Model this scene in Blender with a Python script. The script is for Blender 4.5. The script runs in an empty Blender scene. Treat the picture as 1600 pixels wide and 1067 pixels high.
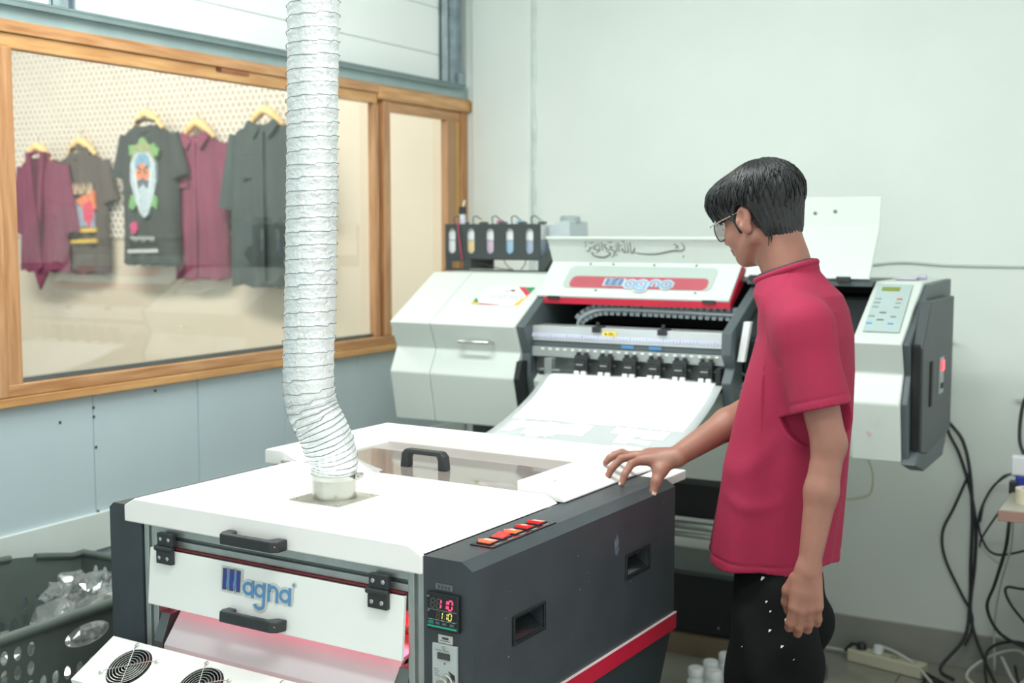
import bpy, bmesh, math, random
import numpy as np
from mathutils import Vector, Matrix, Euler
random.seed(7)
SC = bpy.context.scene
COL = SC.collection
PI = math.pi
# ---------------------------------------------------------------- camera
cam_d = bpy.data.cameras.new('camera'); cam = bpy.data.objects.new('camera', cam_d); COL.objects.link(cam)
cam_d.sensor_width = 36.0; cam_d.lens = 43.42
cam.location = (0, 0, 1.5)
cam.rotation_euler = (math.radians(90 - 5.24), 0, math.radians(29.2))
cam_d.dof.use_dof = True; cam_d.dof.focus_distance = 2.3; cam_d.dof.aperture_fstop = 4.0
cam_d.clip_start = 0.05
SC.camera = cam
# ---------------------------------------------------------------- world, lights, exposure
w = bpy.data.worlds.new('world'); SC.world = w; w.use_nodes = True
w.node_tree.nodes['Background'].inputs[0].default_value = (0.93, 0.985, 0.955, 1)
w.node_tree.nodes['Background'].inputs[1].default_value = 1.02
SC.view_settings.view_transform = 'Standard'; SC.view_settings.look = 'None'
SC.view_settings.gamma = 1.0; SC.view_settings.exposure = 0.30
SC.view_settings.use_curve_mapping = False
def area(name, loc, rot, sx, sy, power, col):
    l = bpy.data.lights.new(name, 'AREA'); l.shape = 'RECTANGLE'; l.size = sx; l.size_y = sy
    l.energy = power; l.color = col
    o = bpy.data.objects.new(name, l); COL.objects.link(o); o.location = loc
    o.rotation_euler = [math.radians(a) for a in rot]
    return o
LC = (0.96, 1.0, 0.975)
area('ceiling_light_beam', (-1.50, 2.10, 2.93), (0, 0, 0), 1.3, 0.35, 36, LC)
area('ceiling_light_beam', (-0.3, 1.0, 2.93), (0, 0, 0), 1.3, 0.35, 20, LC)
area('showroom_light_beam', (-4.3, 3.3, 2.9), (12, 0, 0), 2.6, 0.3, 64, (1.0, 0.94, 0.85))

# ---------------------------------------------------------------- helpers
MATS = {}
def lin(c):
    return tuple(((v/255)/12.92 if v/255 <= 0.04045 else ((v/255+0.055)/1.055)**2.4) for v in c)
def mat(name, col, rough=0.5, metal=0.0, var=0.06, scale=8.0, bump=0.0, bscale=60.0, emit=None, estr=0.0,
        alpha=None, stretch=None, spec=None, coat=0.0, trans=0.0, rvar=0.0, col2=None):
    if name in MATS: return MATS[name]
    m = bpy.data.materials.new(name); m.use_nodes = True; nt = m.node_tree; N = nt.nodes; L = nt.links
    b = N['Principled BSDF']; c = lin(col)
    tc = N.new('ShaderNodeTexCoord'); src = tc.outputs['Object']
    if stretch:
        mp = N.new('ShaderNodeMapping'); mp.inputs['Scale'].default_value = stretch
        L.new(src, mp.inputs['Vector']); src = mp.outputs['Vector']
    nz = N.new('ShaderNodeTexNoise'); nz.inputs['Scale'].default_value = scale; nz.inputs['Detail'].default_value = 4
    L.new(src, nz.inputs['Vector'])
    rp = N.new('ShaderNodeValToRGB')
    c2 = lin(col2) if col2 else tuple(v*(1-var*2.2) for v in c)
    rp.color_ramp.elements[0].position = 0.3; rp.color_ramp.elements[1].position = 0.7
    rp.color_ramp.elements[0].color = (*c2, 1)
    rp.color_ramp.elements[1].color = (*(tuple(min(1, v*(1+var*0.6)) for v in c)), 1)
    L.new(nz.outputs['Fac'], rp.inputs['Fac']); L.new(rp.outputs['Color'], b.inputs['Base Color'])
    b.inputs['Roughness'].default_value = rough; b.inputs['Metallic'].default_value = metal
    if spec is not None: b.inputs['Specular IOR Level'].default_value = spec
    if coat: b.inputs['Coat Weight'].default_value = coat
    if trans: b.inputs['Transmission Weight'].default_value = trans
    if alpha is not None: b.inputs['Alpha'].default_value = alpha
    if rvar:
        mr = N.new('ShaderNodeMapRange'); mr.inputs['To Min'].default_value = max(0, rough-rvar); mr.inputs['To Max'].default_value = rough+rvar
        L.new(nz.outputs['Fac'], mr.inputs['Value']); L.new(mr.outputs['Result'], b.inputs['Roughness'])
    if bump:
        n2 = N.new('ShaderNodeTexNoise'); n2.inputs['Scale'].default_value = bscale; n2.inputs['Detail'].default_value = 5
        L.new(src, n2.inputs['Vector'])
        bp = N.new('ShaderNodeBump'); bp.inputs['Strength'].default_value = bump; bp.inputs['Distance'].default_value = 0.01
        L.new(n2.outputs['Fac'], bp.inputs['Height']); L.new(bp.outputs['Normal'], b.inputs['Normal'])
    if emit:
        b.inputs['Emission Color'].default_value = (*lin(emit), 1); b.inputs['Emission Strength'].default_value = estr
    MATS[name] = m
    return m
def glass_mat(name, tint=(1, 1, 1), refl=0.10, rough=0.0, body=0.0, bcol=(0.8, 0.85, 0.85), fk=0.55):
    """thin sheet: transparent + fresnel gloss (+ a share of milky body)"""
    if name in MATS: return MATS[name]
    m = bpy.data.materials.new(name); m.use_nodes = True; nt = m.node_tree; N = nt.nodes; L = nt.links
    for n in list(N):
        if n.type == 'BSDF_PRINCIPLED': N.remove(n)
    out = [n for n in N if n.type == 'OUTPUT_MATERIAL'][0]
    tr = N.new('ShaderNodeBsdfTransparent'); tr.inputs[0].default_value = (*tint, 1)
    gl = N.new('ShaderNodeBsdfGlossy'); gl.inputs['Roughness'].default_value = rough
    df = N.new('ShaderNodeBsdfDiffuse'); df.inputs[0].default_value = (*bcol, 1)
    nz = N.new('ShaderNodeTexNoise'); nz.inputs['Scale'].default_value = 6
    mr = N.new('ShaderNodeMapRange'); mr.inputs['To Min'].default_value = body*0.8; mr.inputs['To Max'].default_value = body*1.2
    L.new(nz.outputs['Fac'], mr.inputs['Value'])
    m1 = N.new('ShaderNodeMixShader'); L.new(mr.outputs['Result'], m1.inputs[0]); L.new(tr.outputs[0], m1.inputs[1]); L.new(df.outputs[0], m1.inputs[2])
    fr = N.new('ShaderNodeLayerWeight'); fr.inputs['Blend'].default_value = 0.35
    mu = N.new('ShaderNodeMath'); mu.operation = 'MULTIPLY_ADD'; mu.inputs[1].default_value = fk; mu.inputs[2].default_value = refl
    mu.use_clamp = True
    L.new(fr.outputs['Fresnel'], mu.inputs[0])
    m2 = N.new('ShaderNodeMixShader'); L.new(mu.outputs[0], m2.inputs[0]); L.new(m1.outputs[0], m2.inputs[1]); L.new(gl.outputs[0], m2.inputs[2])
    L.new(m2.outputs[0], out.inputs[0])
    MATS[name] = m
    return m

INV = {}
def thing(name, label, cat, loc=(0, 0, 0), rotz=0.0, group=None, kind=None, world=True):
    o = bpy.data.objects.new(name, None); COL.objects.link(o); o.location = loc; o.rotation_euler = (0, 0, rotz)
    o.empty_display_size = 0.05
    if label: o['label'] = label
    if cat: o['category'] = cat
    if group: o['group'] = group
    if kind: o['kind'] = kind
    M = Matrix.Translation(loc) @ Matrix.Rotation(rotz, 4, 'Z')
    INV[o.name] = M.inverted() if world else Matrix.Identity(4)
    return o
def tag(o, label=None, cat=None, group=None, kind=None):
    if label: o['label'] = label
    if cat: o['category'] = cat
    if group: o['group'] = group
    if kind: o['kind'] = kind
    return o
def inv_of(o):
    while o is not None:
        if o.name in INV: return INV[o.name]
        o = o.parent
    return Matrix.Identity(4)

class MB:
    def __init__(s): s.v = []; s.f = []; s.m = []
    def add(s, vs, fs, mi=0):
        n = len(s.v); s.v += [tuple(v) for v in vs]; s.f += [tuple(i+n for i in f) for f in fs]; s.m += [mi]*len(fs); return s
    def box(s, lo, hi, M=None, mi=0):
        x0, y0, z0 = lo; x1, y1, z1 = hi
        vs = [Vector(p) for p in ((x0,y0,z0),(x1,y0,z0),(x1,y1,z0),(x0,y1,z0),(x0,y0,z1),(x1,y0,z1),(x1,y1,z1),(x0,y1,z1))]
        if M is not None: vs = [M @ v for v in vs]
        return s.add(vs, [(0,3,2,1),(4,5,6,7),(0,1,5,4),(1,2,6,5),(2,3,7,6),(3,0,4,7)], mi)
    def cbox(s, c, d, M=None, mi=0):
        return s.box([c[i]-d[i]/2 for i in range(3)], [c[i]+d[i]/2 for i in range(3)], M, mi)
    def prism(s, prof, a0, a1, axis='x', mi=0, M=None):
        """prof: closed 2-D outline; axis x -> (y,z), y -> (x,z), z -> (x,y)"""
        n = len(prof)
        def mk(p, a):
            v = {'x': (a, p[0], p[1]), 'y': (p[0], a, p[1]), 'z': (p[0], p[1], a)}[axis]
            return M @ Vector(v) if M is not None else v
        vs = [mk(p, a0) for p in prof]+[mk(p, a1) for p in prof]
        fs = [(i, (i+1) % n, n+(i+1) % n, n+i) for i in range(n)]+[tuple(range(n))[::-1], tuple(range(n, 2*n))]
        return s.add(vs, fs, mi)
    def tube(s, path, r, n=10, cap=True, mi=0, closed=False):
        P = [Vector(p) for p in path]; k = len(P); rr = r if hasattr(r, '__len__') else [r]*k
        up = None; vs = []
        for i in range(k):
            if closed: t = P[(i+1) % k]-P[i-1]
            else: t = (P[min(i+1, k-1)]-P[max(i-1, 0)])
            t.normalize()
            if up is None:
                up = Vector((0, 0, 1)) if abs(t.z) < 0.9 else Vector((1, 0, 0))
            a = t.cross(up); 
            if a.length < 1e-5: a = t.orthogonal()
            a.normalize(); up = a.cross(t); up.normalize()
            for j in range(n):
                th = 2*PI*j/n; vs.append(P[i]+(a*math.cos(th)+up*math.sin(th))*rr[i])
        fs = []
        for i in range(k if closed else k-1):
            i2 = (i+1) % k
            for j in range(n):
                fs.append((i*n+j, i*n+(j+1) % n, i2*n+(j+1) % n, i2*n+j))
        if cap and not closed:
            fs.append(tuple(range(n))[::-1]); fs.append(tuple(range((k-1)*n, k*n)))
        return s.add(vs, fs, mi)
    def lathe(s, prof, c=(0, 0, 0), n=24, M=None, mi=0):
        """prof: list (r,z)"""
        vs = []; fs = []
        for r, z in prof:
            for j in range(n):
                a = 2*PI*j/n; v = Vector((c[0]+r*math.cos(a), c[1]+r*math.sin(a), c[2]+z))
                vs.append(M @ v if M is not None else v)
        for i in range(len(prof)-1):
            for j in range(n):
                fs.append((i*n+j, i*n+(j+1) % n, (i+1)*n+(j+1) % n, (i+1)*n+j))
        fs.append(tuple(range(n))[::-1]); fs.append(tuple(range((len(prof)-1)*n, len(prof)*n)))
        return s.add(vs, fs, mi)
    def grid(s, pts, mi=0, closed_u=False):
        """pts[i][j] rows of points"""
        a = len(pts); b = len(pts[0]); vs = [p for r in pts for p in r]; fs = []
        for i in range(a-1):
            for j in range(b if closed_u else b-1):
                fs.append((i*b+j, i*b+(j+1) % b, (i+1)*b+(j+1) % b, (i+1)*b+j))
        return s.add(vs, fs, mi)
    def build(s, name, m, parent=None, smooth=False, bevel=0.0, seg=2, solid=0.0, local=False, auto=None):
        me = bpy.data.meshes.new(name)
        M = Matrix.Identity(4) if (parent is None or local) else inv_of(parent)
        me.from_pydata([tuple(M @ Vector(v)) for v in s.v], [], s.f); me.validate(); me.update()
        ms = m if isinstance(m, (list, tuple)) else [m]
        for q in ms: me.materials.append(q)
        if len(ms) > 1 and len(me.polygons) == len(s.m): me.polygons.foreach_set('material_index', s.m)
        bm = bmesh.new(); bm.from_mesh(me); bmesh.ops.recalc_face_normals(bm, faces=bm.faces); bm.to_mesh(me); bm.free()
        o = bpy.data.objects.new(name, me); COL.objects.link(o)
        if parent is not None: o.parent = parent
        if smooth:
            me.polygons.foreach_set('use_smooth', [True]*len(me.polygons))
            if auto: 
                me.set_sharp_from_angle(angle=math.radians(auto))
        if solid:
            md = o.modifiers.new('solidify', 'SOLIDIFY'); md.thickness = solid; md.offset = 0
        if bevel:
            md = o.modifiers.new('bevel', 'BEVEL'); md.width = bevel; md.segments = seg; md.limit_method = 'ANGLE'; md.angle_limit = math.radians(35)
            md.harden_normals = False
        return o
def copy_tree(o, parent=None):
    c = o.copy(); COL.objects.link(c)
    c.parent = parent
    for ch in list(o.children): copy_tree(ch, c)
    return c
def catmull(pts, k=8):
    P = [Vector(p) for p in pts]; out = []
    Q = [P[0]*2-P[1]]+P+[P[-1]*2-P[-2]]
    for i in range(1, len(Q)-2):
        for j in range(k):
            t = j/k; a, b, c, d = Q[i-1], Q[i], Q[i+1], Q[i+2]
            out.append(0.5*((2*b)+(c-a)*t+(2*a-5*b+4*c-d)*t*t+(3*b-a-3*c+d)*t**3))
    out.append(P[-1]); return out
def ribbon(mb, pts, w, F, th=0.0006, mi=0, closed=False):
    """flat stroke of width w along 2-D pts; F maps (x,y,h) to 3-D"""
    n = len(pts); L_ = []; R_ = []
    for i in range(n):
        if closed: a = pts[i-1]; b = pts[(i+1) % n]
        else: a = pts[max(i-1, 0)]; b = pts[min(i+1, n-1)]
        dx, dy = b[0]-a[0], b[1]-a[1]; l = math.hypot(dx, dy) or 1
        ww = w[i] if hasattr(w, '__len__') else w
        nx, ny = -dy/l*ww/2, dx/l*ww/2
        L_.append((pts[i][0]+nx, pts[i][1]+ny)); R_.append((pts[i][0]-nx, pts[i][1]-ny))
    vs = [F(*p, th) for p in L_]+[F(*p, th) for p in R_]
    fs = [(i, (i+1) % n, n+(i+1) % n, n+i) for i in range(n if closed else n-1)]
    mb.add(vs, fs, mi)
def arc(cx, cy, r, a0, a1, n=14, ry=None):
    ry = ry or r
    return [(cx+r*math.cos(math.radians(a0+(a1-a0)*i/n)), cy+ry*math.sin(math.radians(a0+(a1-a0)*i/n))) for i in range(n+1)]
def holed_sheet(mb, us, ws, holes, F, mi=0):
    """rect grid at cut lines us x ws, skipping cells inside any hole (u0,u1,w0,w1)"""
    for i in range(len(us)-1):
        for j in range(len(ws)-1):
            cu, cw = (us[i]+us[i+1])/2, (ws[j]+ws[j+1])/2
            if any(h[0] < cu < h[1] and h[2] < cw < h[3] for h in holes): continue
            mb.add([F(us[i], ws[j]), F(us[i+1], ws[j]), F(us[i+1], ws[j+1]), F(us[i], ws[j+1])], [(0, 1, 2, 3)], mi)
def oval_cell(mb, u0, u1, w0, w1, cu, cw, ru, rw, F, n=16, mi=0, stad=False):
    """rect cell with an oval (or stadium) hole"""
    inner = []; outer = []
    for k in range(n):
        a = 2*PI*(k+0.5)/n; c, s_ = math.cos(a), math.sin(a)
        if stad:  # stadium, longer along u or w
            if ru >= rw: inner.append((cu+math.copysign(ru-rw, c)+rw*c, cw+rw*s_))
            else: inner.append((cu+ru*c, cw+math.copysign(rw-ru, s_)+ru*s_))
        else: inner.append((cu+ru*c, cw+rw*s_))
        m_ = max(abs(c), abs(s_)); qx, qy = c/m_, s_/m_
        outer.append(((u0+u1)/2+qx*(u1-u0)/2, (w0+w1)/2+qy*(w1-w0)/2))
    # corners: insert exact rectangle corners as fans
    vs = [F(*p) for p in inner]+[F(*p) for p in outer]
    fs = [(k, (k+1) % n, n+(k+1) % n, n+k) for k in range(n)]
    mb.add(vs, fs, mi)
    for k in range(n):
        a, b = outer[k], outer[(k+1) % n]
        if abs(a[0]-b[0]) > 1e-9 and abs(a[1]-b[1]) > 1e-9:
            cx = a[0] if abs(abs(a[0]-(u0+u1)/2)-(u1-u0)/2) < 1e-9 else b[0]
            cy = a[1] if abs(abs(a[1]-(w0+w1)/2)-(w1-w0)/2) < 1e-9 else b[1]
            mb.add([F(*a), F(cx, cy), F(*b)], [(0, 1, 2)], mi)
SEG = {'0': 'abcdef', '1': 'bc', '8': 'abcdefg', '2': 'abged', '4': 'fgbc'}
def seven(mb, ch, x, y, w, h, t, F, mi=0, skew=0.12):
    g = t*0.18
    S = {'a': [(x+t*.4, y+h), (x+w-t*.4, y+h)], 'd': [(x+t*.4, y), (x+w-t*.4, y)], 'g': [(x+t*.5, y+h/2), (x+w-t*.5, y+h/2)],
         'f': [(x, y+h/2+t*.5), (x, y+h-t*.5)], 'e': [(x, y+t*.5), (x, y+h/2-t*.5)],
         'b': [(x+w, y+h/2+t*.5), (x+w, y+h-t*.5)], 'c': [(x+w, y+t*.5), (x+w, y+h/2-t*.5)]}
    for k in SEG[ch]:
        pts = [(p[0]+(p[1]-y)*skew, p[1]) for p in S[k]]
        ribbon(mb, pts, t, F, mi=mi)
def logo(F, W, H, parent, m_dark, m_light, m_back, bar_w=1.0, reg=True, name='logo'):
    """word mark: barred M then round a g n a; unit design 1.0 wide x ~0.4 high, F(x,y,h)"""
    def G(x, y, h): return F(x*W, y*H, h)
    bars = [[(0.035, 0.30), (0.035, 0.90)], [(0.135, 0.30), (0.135, 0.90)], [(0.235, 0.30), (0.235, 0.90)]]
    diag = [[(0.062, 0.36), (0.108, 0.86)], [(0.162, 0.36), (0.208, 0.86)]]
    ax = H/W
    def ring(cx, cy, r): return arc(cx, cy, r*1.0, 0, 360, 24, ry=r/ax*0.95)
    r = 0.062
    rings = [ring(0.375, 0.46, r), ring(0.535, 0.46, r), ring(0.885, 0.46, r)]
    stems = [[(0.44, 0.22), (0.44, 0.70)], [(0.95, 0.22), (0.95, 0.70)], [(0.665, 0.22), (0.665, 0.70)]]
    nn = [(0.665, 0.5)]+arc(0.722, 0.5, 0.057, 180, 0, 12, ry=0.057/ax)+[(0.779, 0.22)]
    gh = [(0.60, 0.70), (0.60, 0.16)]+arc(0.538, 0.10, 0.062, 0, -170, 12, ry=0.05/ax)
    # note: line widths are given in metres because F is metric
    def rib(mb, pts, w, th):
        ribbon(mb, [(p[0]*W, p[1]*H) for p in pts], w, F, th=th)
    if m_back is not None:
        mb = MB()
        for p in bars+diag: rib(mb, [(p[0][0], p[0][1]-0.06), (p[1][0], p[1][1]+0.06)], W*0.11, 0.0006)
        for i, p in enumerate(rings+stems+[nn, gh]): rib(mb, p, W*0.085, 0.00062+0.00003*i)
        if reg: rib(mb, arc(1.0, 0.80, 0.012, 0, 360, 12, ry=0.012/ax), W*0.04, 0.0009)
        mb.build(name+'_backing', m_back, parent, local=True)
    mb = MB()
    for p in bars: rib(mb, p, W*0.052, 0.0022)
    mb.build(name+'_bars', m_dark, parent, local=True)
    mb = MB()
    for i, p in enumerate(diag): rib(mb, p, W*0.040, 0.0016)
    for i, p in enumerate(rings): rib(mb, p, W*0.033, 0.0018+0.00006*i)
    for i, p in enumerate(stems+[nn, gh]): rib(mb, p, W*0.033, 0.0021+0.00004*i)
    if reg: rib(mb, arc(1.0, 0.80, 0.015, 0, 360, 14, ry=0.015/ax), W*0.004, 0.0022); rib(mb, [(0.996, 0.76), (0.996, 0.84), (1.004, 0.82), (0.998, 0.80), (1.005, 0.76)], W*0.003, 0.0022)
    mb.build(name+'_letters', m_light, parent, local=True)

# ---------------------------------------------------------------- materials
M_wall = mat('wall_paint', (229, 237, 232), 0.6, var=0.03, scale=1.5, bump=0.05, bscale=30)
M_lower = mat('board_paint', (184, 200, 205), 0.45, var=0.03, scale=2.0, bump=0.03, bscale=20)
M_upper = mat('white_plank', (242, 247, 245), 0.5, var=0.02, scale=2)
M_galv = mat('galvanised', (178, 192, 198), 0.4, metal=0.6, var=0.12, scale=25)
M_beam = mat('beam_paint', (158, 180, 180), 0.5, var=0.06, scale=9)
M_beam2 = mat('beam_flange', (120, 138, 138), 0.5, var=0.06, scale=9)
M_wood = mat('frame_wood', (196, 150, 106), 0.38, var=0.1, scale=5, stretch=(12, 1.2, 12), col2=(166, 114, 68), bump=0.04, bscale=30, coat=0.25)
M_woodv = mat('frame_wood_upright', (194, 148, 106), 0.38, var=0.1, scale=5, stretch=(12, 12, 1.0), col2=(164, 112, 68), bump=0.04, bscale=30, coat=0.25)
M_woodl = mat('pale_wood', (216, 182, 122), 0.45, var=0.08, scale=6, stretch=(10, 10, 1), col2=(190, 150, 95))
M_wood2 = mat('wood_stave_light', (206, 160, 106), 0.38, var=0.1, scale=5, stretch=(12, 1.2, 12), col2=(182, 130, 80), coat=0.25)
M_floor = mat('floor_tile', (150, 150, 140), 0.16, var=0.06, scale=3, rvar=0.06)
M_grout = mat('grout', (105, 105, 98), 0.7)
M_base = mat('baseboard_paint', (160, 162, 155), 0.35, var=0.04)
M_ceil = mat('ceiling_paint', (235, 240, 236), 0.7, var=0.02)
M_show = mat('showroom_paint', (214, 203, 184), 0.6, var=0.02, scale=1.5)
M_mesh = mat('mesh_white', (248, 246, 240), 0.4, var=0.02)
M_black = mat('black_plastic', (44, 48, 50), 0.38, var=0.1, scale=20)
M_blackm = mat('black_matte', (26, 30, 31), 0.6, var=0.1, scale=12)
M_dark = mat('charcoal_panel', (56, 63, 68), 0.42, var=0.07, scale=14, bump=0.03, bscale=200)
M_dark2 = mat('charcoal_lower', (46, 54, 58), 0.5, var=0.07)
M_white = mat('white_powder_coat', (240, 244, 240), 0.4, var=0.02, scale=4)
M_lidw = mat('white_lid', (247, 247, 244), 0.4, var=0.02, scale=5)
M_chip = mat('paint_chip', (70, 60, 50), 0.7)
M_alu = mat('aluminium', (176, 184, 182), 0.32, metal=0.75, var=0.05, scale=30)
M_alud = mat('aluminium_groove', (105, 114, 112), 0.4, metal=0.5)
M_steel = mat('steel', (205, 205, 200), 0.22, metal=0.9, var=0.06, scale=30)
M_red = mat('red_stripe', (190, 30, 58), 0.35, var=0.05)
M_redt = mat('red_trim', (112, 30, 38), 0.5)
M_pr = mat('printer_shell', (208, 217, 211), 0.42, var=0.015, scale=3)
M_prd = mat('printer_dark', (84, 94, 97), 0.5, var=0.05)
M_cav = mat('printer_cavity', (30, 35, 37), 0.6)
# ================================================================ structure
def struct(mb, name, m, parent=None, **k):
    o = mb.build(name, m, parent, **k)
    if parent is None: o['kind'] = 'structure'
    return o
XL = -2.64          # face of the left wall
# floor with separate tiles
fb = MB(); fb.box((-7.2, -1.0, -0.1), (1.6, 4.7, -0.004)); floor = struct(fb, 'floor', M_grout)
tm = MB(); tm.cbox((0, 0, -0.003), (0.596, 0.596, 0.006)); t0 = tm.build('tile', M_floor, floor)
k = 0
for i in range(8):
    for j in range(10):
        x = -2.33+0.6*i; y = 4.05-0.6*j
        if x > 1.3 or y < -0.9: continue
        t = t0 if k == 0 else t0.copy()
        if k: COL.objects.link(t); t.parent = floor
        t.location = (x, y, 0); k += 1
b = MB(); b.box((-7.2, -1.0, 3.0), (1.6, 4.7, 3.1)); struct(b, 'ceiling', M_ceil)
b = MB(); b.box((-2.72, 4.35, 0), (1.6, 4.5, 3.0)); wall_back = struct(b, 'wall_back', M_wall)
# pilaster in the corner of the back wall
b = MB(); b.box((-2.60, 4.318, 0), (-2.335, 4.352, 3.0)); struct(b, 'trim_1', M_wall, bevel=0.006)
b = MB(); b.box((-2.64, 4.335, 0), (-2.585, 4.352, 3.0)); struct(b, 'trim_2', M_wall, bevel=0.005)
# ragged caulk seams beside the pilaster
def seam(x, y0, seedv, nm):
    random.seed(seedv); b = MB(); pts = []
    z = 0.1
    while z < 3.0:
        pts.append((x+random.uniform(-.004, .004), y0, z)); z += 0.05
    b.tube(pts, [random.uniform(.006, .012) for _ in pts], 6); struct(b, nm, mat('caulk', (217, 227, 222), 0.7, var=0.08, scale=20), wall_back)
seam(-2.33, 4.349, 3, 'caulk_seam'); seam(-2.592, 4.334, 4, 'caulk_seam')
b = MB(); b.box((-2.34, 4.336, 0), (1.6, 4.352, 0.124)); struct(b, 'baseboard_back', M_base, bevel=0.002)
# left wall: carcass around the window opening, boards as pieces
OY0, OY1, OZ0, OZ1 = 2.10, 4.20, 1.08, 1.96
b = MB()
b.box((-2.78, -1.0, 0), (-2.655, 4.35, 1.045)); b.box((-2.78, -1.0, 2.02), (-2.68, 4.35, 3.0))
b.box((-2.78, -1.0, 1.045), (-2.655, 1.98, 2.02))
wall_left = struct(b, 'wall_left', M_lower)
ys = [-0.87+0.405*i for i in range(13)]+[4.35]
for i in range(len(ys)-1):
    p = MB(); off = 0.0015*((i*7) % 3)
    p.box((-2.656, ys[i]+0.0012, 0), (XL-off*0.4, ys[i+1]-0.0012, 1.046)); p.build('board', M_lower, wall_left, bevel=0.0012, seg=1)
zs = [2.075, 2.15+0.03, 2.36, 2.60, 2.86, 3.0]
for i in range(len(zs)-1):
    for (ya, yb) in ((-1.0, 2.29), (2.345, 4.185)):
        p = MB(); p.box((-2.69, ya, zs[i]+0.001), (-2.668, yb, zs[i+1]-0.001)); p.build('plank', M_upper, wall_left, bevel=0.003, seg=1)
# screws in the boards
sc = MB()
for (y, z) in ((2.255, 0.985), (2.37, 0.985), (2.37, 1.01), (2.60, 1.03), (2.375, 0.72), (2.375, 0.9)):
    sc.lathe([(0.004, 0), (0.004, 0.002), (0.001, 0.003)], (0, 0, 0), 8, Matrix.Translation((XL, y, z)) @ Matrix.Rotation(PI/2, 4, 'Y'))
sc.build('screw', M_chip, wall_left)
# pale rail low on the wall
b = MB(); b.box((XL-0.004, -1.0, 0.615), (XL+0.012, 4.3, 0.718)); struct(b, 'trim_3', mat('rail_paint', (206, 216, 212), 0.5, var=0.02), bevel=0.002)
# steel channel above the frame
b = MB(); b.box((-2.70, -1.0, 2.018), (-2.625, 4.33, 2.062)); struct(b, 'trim_4', M_beam)
b = MB(); b.box((-2.70, -1.0, 2.062), (-2.605, 4.28, 2.070)); b.box((-2.612, -1.0, 2.050), (-2.605, 4.28, 2.063)); struct(b, 'trim_5', M_beam2)
# galvanised uprights
for n, y0, y1 in (('trim_6', 4.19, 4.30), ('trim_7', 2.29, 2.345)):
    b = MB(); xo = -2.635 if n == 'trim_6' else -2.63
    b.box((-2.69, y0, 2.0705), (xo-0.025, y1, 3.0)); b.box((xo-0.03, y0, 2.0705), (xo, y0+0.006, 3.0)); b.box((xo-0.03, y1-0.006, 2.0705), (xo, y1, 3.0))
    b.box((xo-0.03, (y0+y1)/2-0.012, 2.0705), (xo-0.012, (y0+y1)/2+0.012, 3.0))
    if n == 'trim_6': b.box((-2.66, 4.285, 2.071), (-2.64, 4.335, 2.12))
    struct(b, n, M_galv)
# ---- window_1: timber frame with two panes
win = thing('window_1', None, None, (-2.64, 2.0, 1.05), 0, kind='structure')
FX = -2.62
def fr(nm, lo, hi, m=M_wood, bev=0.003):
    b = MB(); b.box(lo, hi); return b.build(nm, m, win, bevel=bev, seg=2)
fr('top_rail', (-2.655, 1.90, 1.985), (FX+0.004, 4.335, 2.017))
fr('top_rail', (-2.655, 1.90, 1.947), (FX-0.004, 3.70, 1.985), M_wood2)
fr('top_moulding', (-2.655, 3.7005, 1.963), (FX+0.012, 4.345, 2.012), M_wood2, 0.01)
fr('sash_rail', (-2.655, 3.735, 1.925), (FX-0.008, 4.30, 1.963))
fr('bottom_rail', (-2.655, 2.05, 1.072), (FX, 4.33, 1.104))
fr('bottom_rail', (-2.655, 1.85, 1.047), (FX+0.003, 4.33, 1.0715), M_wood2)
fr('stile', (-2.655, 2.085, 1.0725), (FX-0.002, 2.13, 1.95), M_woodv)
fr('stile', (-2.655, 1.98, 1.0725), (FX+0.002, 2.084, 1.985), M_woodv)
fr('mullion', (-2.655, 3.682, 1.1045), (FX-0.004, 3.708, 1.947), M_woodv)
fr('mullion', (-2.655, 3.7085, 1.1045), (FX-0.018, 3.7305, 1.962), mat('wood_dark', (150, 98, 60), 0.4, var=0.1, scale=5, stretch=(12, 12, 1)))
fr('mullion', (-2.655, 3.731, 1.1045), (FX+0.001, 3.775, 1.963), M_woodv)
fr('stile', (-2.655, 4.172, 1.1045), (FX-0.002, 4.235, 1.9255), mat('wood_brown', (176, 134, 96), 0.4, var=0.08, scale=5, stretch=(12, 12, 1)))
fr('stile', (-2.655, 4.236, 1.1045), (FX-0.010, 4.275, 1.9255), mat('wood_yellow', (206, 162, 96), 0.4, var=0.08, scale=5, stretch=(12, 12, 1)))
fr('stile', (-2.655, 4.276, 1.1045), (FX, 4.322, 1.963), M_woodv)
fr('knot', (FX-0.001, 2.865, 1.972), (FX+0.0006, 2.885, 1.983), mat('knot_brown', (88, 48, 34), 0.6), 0.0)
fr('patch', (FX-0.001, 2.885, 1.972), (FX+0.0003, 3.01, 1.984), mat('patch_brown', (158, 96, 66), 0.5, var=0.1), 0.0)
b = MB(); b.box((-2.654, 2.131, 1.104), (-2.64, 3.68, 1.116)); b.build('glazing_bead', M_alud, win)
b = MB(); b.box((-2.70, 2.131, 1.104), (-2.665, 3.68, 1.110)); b.build('glazing_bead', mat('bead_dark', (96, 88, 88), 0.5), win)
M_glass = glass_mat('window_glass', (0.97, 0.98, 0.97), 0.02, fk=0.10)
b = MB(); b.box((-2.659, 2.125, 1.100), (-2.6555, 3.69, 1.95)); b.build('pane', M_glass, win)
b = MB(); b.box((-2.659, 3.77, 1.100), (-2.6555, 4.178, 1.93)); b.build('pane', M_glass, win)

# ---- showroom behind the glass
b = MB(); b.box((-7.2, 4.6, 0), (-2.66, 4.7, 3.0)); struct(b, 'wall_showroom', M_show)
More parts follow.
